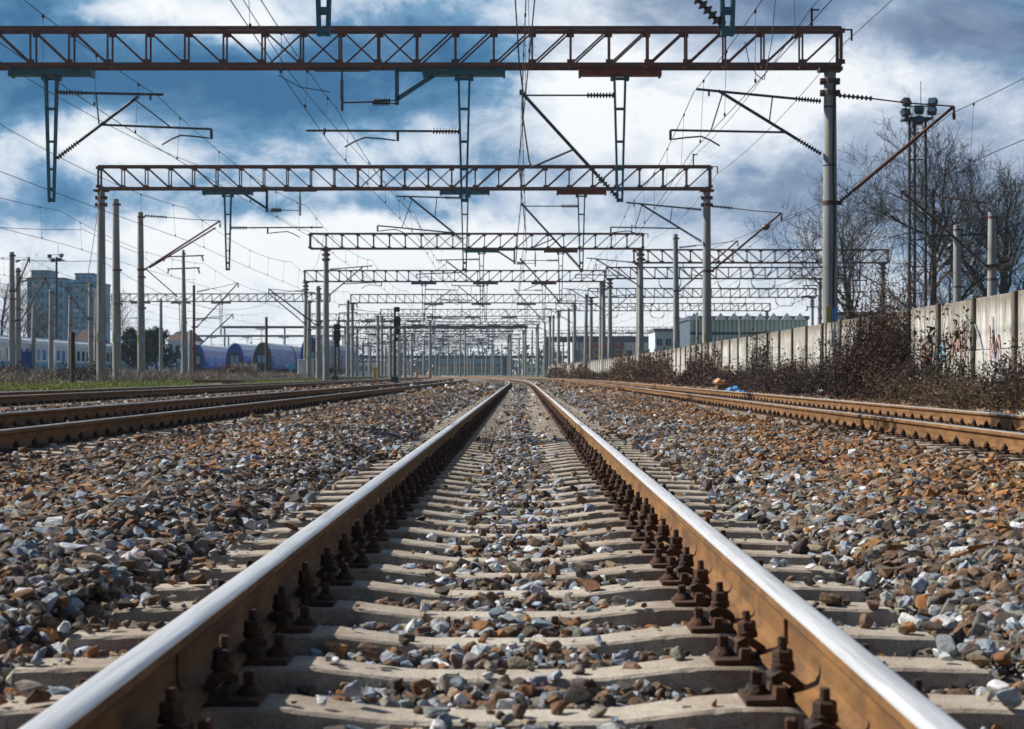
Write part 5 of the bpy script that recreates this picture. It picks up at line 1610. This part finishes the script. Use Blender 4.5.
# floodlight towers
def tower(label, px, top, y, w, lamps, px_w=1.0, slim=False):
    x = P(px, 0, y).x; zt = P(px, top, y).z
    g = thing('floodlight_tower', label, 'light tower', (x, y, .1), 'floodlight towers')
    q = MB()
    if slim:
        q.tube((x, y, .1), (x, y, zt), .22, .12, 10)
    else:
        cs = [(x - w / 2, y), (x + w / 2, y), (x, y + w * .8)]
        for cx_, cy_ in cs: q.tube((cx_, cy_, .1), (cx_, cy_, zt - .3), .085, .075, 8)
        z = .6
        while z < zt - 1:
            for i in range(3):
                a, b = cs[i], cs[(i + 1) % 3]
                q.bar((a[0], a[1], z), (b[0], b[1], z), .05); 
                if int(z / 1.4) % 2: q.bar((a[0], a[1], z), (b[0], b[1], z + 1.4), .035)
                else: q.bar((b[0], b[1], z), (a[0], a[1], z + 1.4), .035)
            z += 1.4
    q.build('mast', DARKSTEEL, g)
    q = MB(); q.box((x, y + w * .3, zt - .35), (w * 1.7, w * 1.5, .08)); q.bar((x - w * .85, y - .3, zt + .25), (x + w * .85, y - .3, zt + .25), .06)
    q.tube((x + w * .2, y, zt), (x + w * .2, y, zt + 1.6), .02, n=5)
    for s in (-1, 1): q.bar((x + s * w * .8, y - .3, zt - .3), (x + s * w * .8, y - .3, zt + .3), .05)
    q.build('platform', DARKSTEEL, g)
    for dx, dz, an in lamps:
        rt = Matrix.Rotation(R(an), 3, 'Z') @ Matrix.Rotation(R(-28), 3, 'X')
        q = MB(); c = Vector((x + dx * w, y - .35, zt + dz))
        q.box(c, (.46, .30, .40), rot=rt, bevel=.05); q.box(c + rt @ Vector((0, -.17, 0)), (.40, .04, .34), 1, rot=rt); q.build('floodlight', [DARKSTEEL, TWIN], g)
tower('tall floodlight tower rising behind the bare tree, three pairs of lamps', 917.5, 112, 92, .85, [(-.85, -.1, 30), (-.8, .45, 35), (0, .05, 0), (-.02, -.5, 5), (.8, .0, -30), (.85, .45, -35)])
tower('slim lamp mast rising before the apartment block', 56.5, 257, 205, .9, [(-.8, .05, 30), (-.35, -.4, 20), (.5, -.35, -10), (.75, .15, -30)], slim=True)
# two ball weights hanging on wires in the yard
for px, py, y, lb in ((766, 227, 92, 'dark round float hanging on a wire right of the second gantry'), (952, 246, 84, 'pale insulator ball among the bare branches, upper'), (947, 262, 84, 'pale insulator ball among the bare branches, lower')):
    c = P(px, py, y); q = MB(); q.lathe(c - Vector((.22, 0, .08)), c + Vector((.22, 0, .08)), [(0, .03), (.2, .13), (.5, .19), (.8, .13), (1, .03)], 12)
    q.path([c - Vector((3, 0, 1.2)), c, c + Vector((3, 0, 1.1))], .012, 4)
    tag(q.build('line_insulator', INSUL if 'dark' in lb else STRAWM if False else INSUL, None, c), lb, 'insulator')
# litter
def litter(label, px, py, y, s, m, seed):
    c = P(px, py, y); bm = bmesh.new(); bmesh.ops.create_icosphere(bm, subdivisions=2, radius=1); r = random.Random(seed)
    q = MB(); z = c.z
    ph = [r.uniform(0, 6) for _ in range(4)]
    vs = [Vector((c.x, y, z)) + Vector((v.co.x * s * (1 + .3 * math.sin(5 * v.co.y + ph[0])), v.co.y * s * (.8 + .3 * math.sin(4 * v.co.x + ph[1])), v.co.z * s * .5 * (1 + .5 * math.sin(6 * v.co.x + 5 * v.co.y + ph[2])))) for v in bm.verts]
    bm.verts.index_update(); fs = [[v.index for v in f.verts] for f in bm.faces]; bm.free()
    q.add(vs, fs); tag(q.build('crumpled_litter', m, None, c), label, 'litter', 'litter beside the right track')
BAGB = simple('plastic_bag_blue', (.06, .27, .62), (.1, .36, .7), 9, .45)
BAGO = simple('orange_plastic', (.55, .25, .12), (.6, .33, .2), 9, .5)
litter('crumpled blue plastic bag beyond the right rail', 733, 390.5, 50, .20, BAGB, 1)
litter('smaller blue plastic scrap beside the crumpled bag', 741, 392, 49.5, .12, BAGB, 2)
litter('crumpled orange scrap before the brambles', 719, 382, 53, .17, BAGO, 3)
litter('white scrap in the brambles near the right rail', 821, 391.5, 42, .1, WHITE, 4)
litter('white scrap at the foot of the wall before the brown bush', 688, 387.5, 75, .16, WHITE, 5)
litter('blue scrap lying in the ballast right of the centre track', 697, 437.5, 20.0, .06, BAGB, 6)
litter('flat blue scrap lying on the verge by the second left track', 122, 398.5, 44, .09, BAGB, 7)
HAZE = 0.00022
CLOUD_WHITE = [(960, 25, 130, 40, -.38), (760, 12, 90, 35, -.22), (640, 5, 90, 25, -.2), (890, 215, 150, 60, -.20), (720, 200, 110, 30, -.18), (560, 165, 70, 25, -.2),  # px, py, rx, ry, weight
    (60, 85, 110, 60, -.45), (10, 30, 60, 60, -.30), (20, 205, 60, 30, -.30), (190, 112, 110, 45, -.25), (300, 95, 90, 45, -.35), (410, 55, 80, 55, -.5), (240, 75, 80, 40, -.30), (480, 85, 60, 40, -.3),
    (400, 208, 120, 14, -.30), (200, 205, 120, 14, -.22), (460, 165, 50, 25, -.2),
    (140, 18, 90, 28, .42), (260, 18, 80, 22, .30), (60, 145, 80, 30, .42), (140, 150, 60, 25, .30), (600, 90, 90, 60, .45), (650, 150, 90, 50, .42), (370, 150, 90, 24, .40), (560, 20, 80, 40, .22),
    (500, -170, 380, 130, .45), (870, 75, 140, 50, .38), (770, 110, 100, 60, .30), (300, 310, 460, 80, .50), (260, 240, 300, 26, .36), (60, 150, 90, 22, .2), (140, 20, 100, 18, .2), (620, 240, 200, 40, .2), (760, 330, 400, 50, .25)]  # first one here is an unseen cloud, added to whiten the rail tops
CLOUD_GREY = [(960, 25, 120, 45, 1.0), (760, 15, 110, 60, .7), (640, 15, 90, 40, .6), (900, 200, 200, 90, .75), (720, 190, 140, 60, .55), (560, 160, 80, 40, .3), (1000, 140, 120, 60, .6)]
# ------------------------------------------------------------------ light, sky, camera
SUN_DIR = Vector((-.74, .26, .63)).normalized()
el = math.asin(SUN_DIR.z)
sun = bpy.data.lights.new('sun', 'SUN'); sun.energy = 4.9; sun.angle = R(.6); sun.color = (1.0, .93, .82)
so = bpy.data.objects.new('sun', sun); COL.objects.link(so)
so.rotation_euler = SUN_DIR.to_track_quat('Z', 'Y').to_euler()
so.location = (-30, 10, 40)

w = bpy.data.worlds.new('World'); scene.world = w; w.use_nodes = True
t = NT(w.node_tree); t.n.clear()
out = t.new('ShaderNodeOutputWorld')
sky = t.new('ShaderNodeTexSky'); sky.sky_type = 'NISHITA'; sky.sun_disc = False
sky.sun_elevation = el; sky.sun_rotation = math.atan2(SUN_DIR.x, SUN_DIR.y)
sky.air_density = 1.0; sky.dust_density = .6; sky.ozone_density = 2.0
bg0 = t.new('ShaderNodeBackground'); t.link(sky.outputs[0], bg0.inputs[0]); bg0.inputs[1].default_value = .06
tc = t.new('ShaderNodeTexCoord'); d = tc.outputs['Generated']
def dirpx(px, py):
    return Vector(((px - VPX) / F, 1, (HOR - py) / F)).normalized()
wv = t.noise(d, 9, 5, .6, 0, color=True)
wob = t.vmath('MULTIPLY', t.vmath('SUBTRACT', wv, (.5, .5, .5)), (.10, .10, .07))
dw = t.vmath('ADD', d, wob)
def blobs(lst, base):
    acc = None
    for px, py, rx, ry, wgt in lst:
        c = dirpx(px, py)
        q = t.vmath('MULTIPLY', t.vmath('SUBTRACT', dw, tuple(c)), (F / rx, F / rx, F / ry))
        g = t.math('MULTIPLY', t.math('EXPONENT', t.math('MULTIPLY', t.vmath('DOT_PRODUCT', q, q), -1.0)), wgt)
        acc = g if acc is None else t.math('ADD', acc, g)
    return t.math('ADD', acc, base)
stretch = t.vmath('MULTIPLY', d, (1, 1, 1.7))
f1 = t.noise(stretch, 11, 10, .64, .5)
f2 = t.noise(stretch, 26, 8, .66, .5)
white = blobs(CLOUD_WHITE, .0)
val = t.math('ADD', t.math('ADD', white, t.math('MULTIPLY', t.math('SUBTRACT', f1, .5), 1.5)), t.math('ADD', t.math('MULTIPLY', t.math('SUBTRACT', f2, .5), .75), .52))
cloud = t.ramp(val, [(0.05, (.04, .145, .30)), (.28, (.085, .225, .40)), (.46, (.18, .34, .53)), (.60, (.46, .57, .72)), (.80, (.76, .82, .89)), (1.0, (.94, .96, .98))])
grey = blobs(CLOUD_GREY, 0.0)
gmix = t.math('MULTIPLY', t.math('ADD', grey, t.math('MULTIPLY', t.math('SUBTRACT', f1, .5), .9)), 1.0, None, True)
gcol = t.ramp(val, [(.1, (.14, .19, .31)), (.5, (.25, .33, .47)), (.8, (.50, .58, .71)), (1.0, (.86, .89, .94))])
cloud = t.mix(gmix, cloud, gcol)
bg1 = t.new('ShaderNodeBackground'); t.link(cloud, bg1.inputs[0]); 
# the deck is brightest round the sun's side of the sky and dull grey-blue behind
hs = Vector((-.45, 1, .05)).normalized()
fs = t.math('MULTIPLY', t.math('ADD', t.vmath('DOT_PRODUCT', d, tuple(hs)), .1), 1.35, None, True)
t.link(t.math('ADD', t.math('MULTIPLY', fs, .50), .34), bg1.inputs[1])
# the cloud deck stands over the lower sky; overhead it opens to blue
sx = t.new('ShaderNodeSeparateXYZ'); t.link(d, sx.inputs[0])
hi = t.math('ADD', sx.outputs[2], t.math('MULTIPLY', t.math('SUBTRACT', f1, .5), .35))
cover = t.ramp(hi, [(.28, 1.0), (.50, .12)])
ms = t.new('ShaderNodeMixShader'); t.link(cover, ms.inputs[0]); t.link(bg0.outputs[0], ms.inputs[1]); t.link(bg1.outputs[0], ms.inputs[2])
t.link(ms.outputs[0], out.inputs[0])

if HAZE > 0:
    m = bpy.data.materials.new('haze_air'); m.use_nodes = True
    tt = NT(m.node_tree); tt.n.clear(); oo = tt.new('ShaderNodeOutputMaterial'); pv = tt.new('ShaderNodeVolumePrincipled')
    pv.inputs['Color'].default_value = (.58, .80, 1.0, 1); pv.inputs['Density'].default_value = HAZE; pv.inputs['Anisotropy'].default_value = .2
    tt.link(pv.outputs[0], oo.inputs['Volume'])
    q = MB(); q.box((0, 520, 20.5), (1100, 1100, 45)); o = q.build('haze', m, None, (0, 520, 20.5)); tag(o, kind='stuff')

cam = bpy.data.cameras.new('camera'); co = bpy.data.objects.new('camera', cam); COL.objects.link(co)
co.location = (CAMX, 0, CAMZ); co.rotation_euler = (R(90), 0, 0)
cam.sensor_width = 36; cam.lens = F * 36 / 1024
cam.shift_x = -(VPX - 512) / 1024; cam.shift_y = (HOR - 364.5) / 1024
cam.clip_start = .05; cam.clip_end = 12000
cam.dof.use_dof = True; cam.dof.focus_distance = 13.0; cam.dof.aperture_fstop = 8.0
scene.camera = co
scene.render.engine = 'CYCLES'
scene.cycles.max_bounces = 5; scene.cycles.diffuse_bounces = 2; scene.cycles.glossy_bounces = 2; scene.cycles.transmission_bounces = 2
scene.cycles.volume_bounces = 0; scene.cycles.caustics_reflective = False; scene.cycles.caustics_refractive = False
scene.cycles.use_denoising = True
scene.cycles.sample_clamp_indirect = 4
scene.render.resolution_x = 1024; scene.render.resolution_y = 729
vs = scene.view_settings
vs.view_transform = 'Standard'; vs.look = 'None'; vs.gamma = 1.0; vs.exposure = 0.32; vs.use_curve_mapping = False
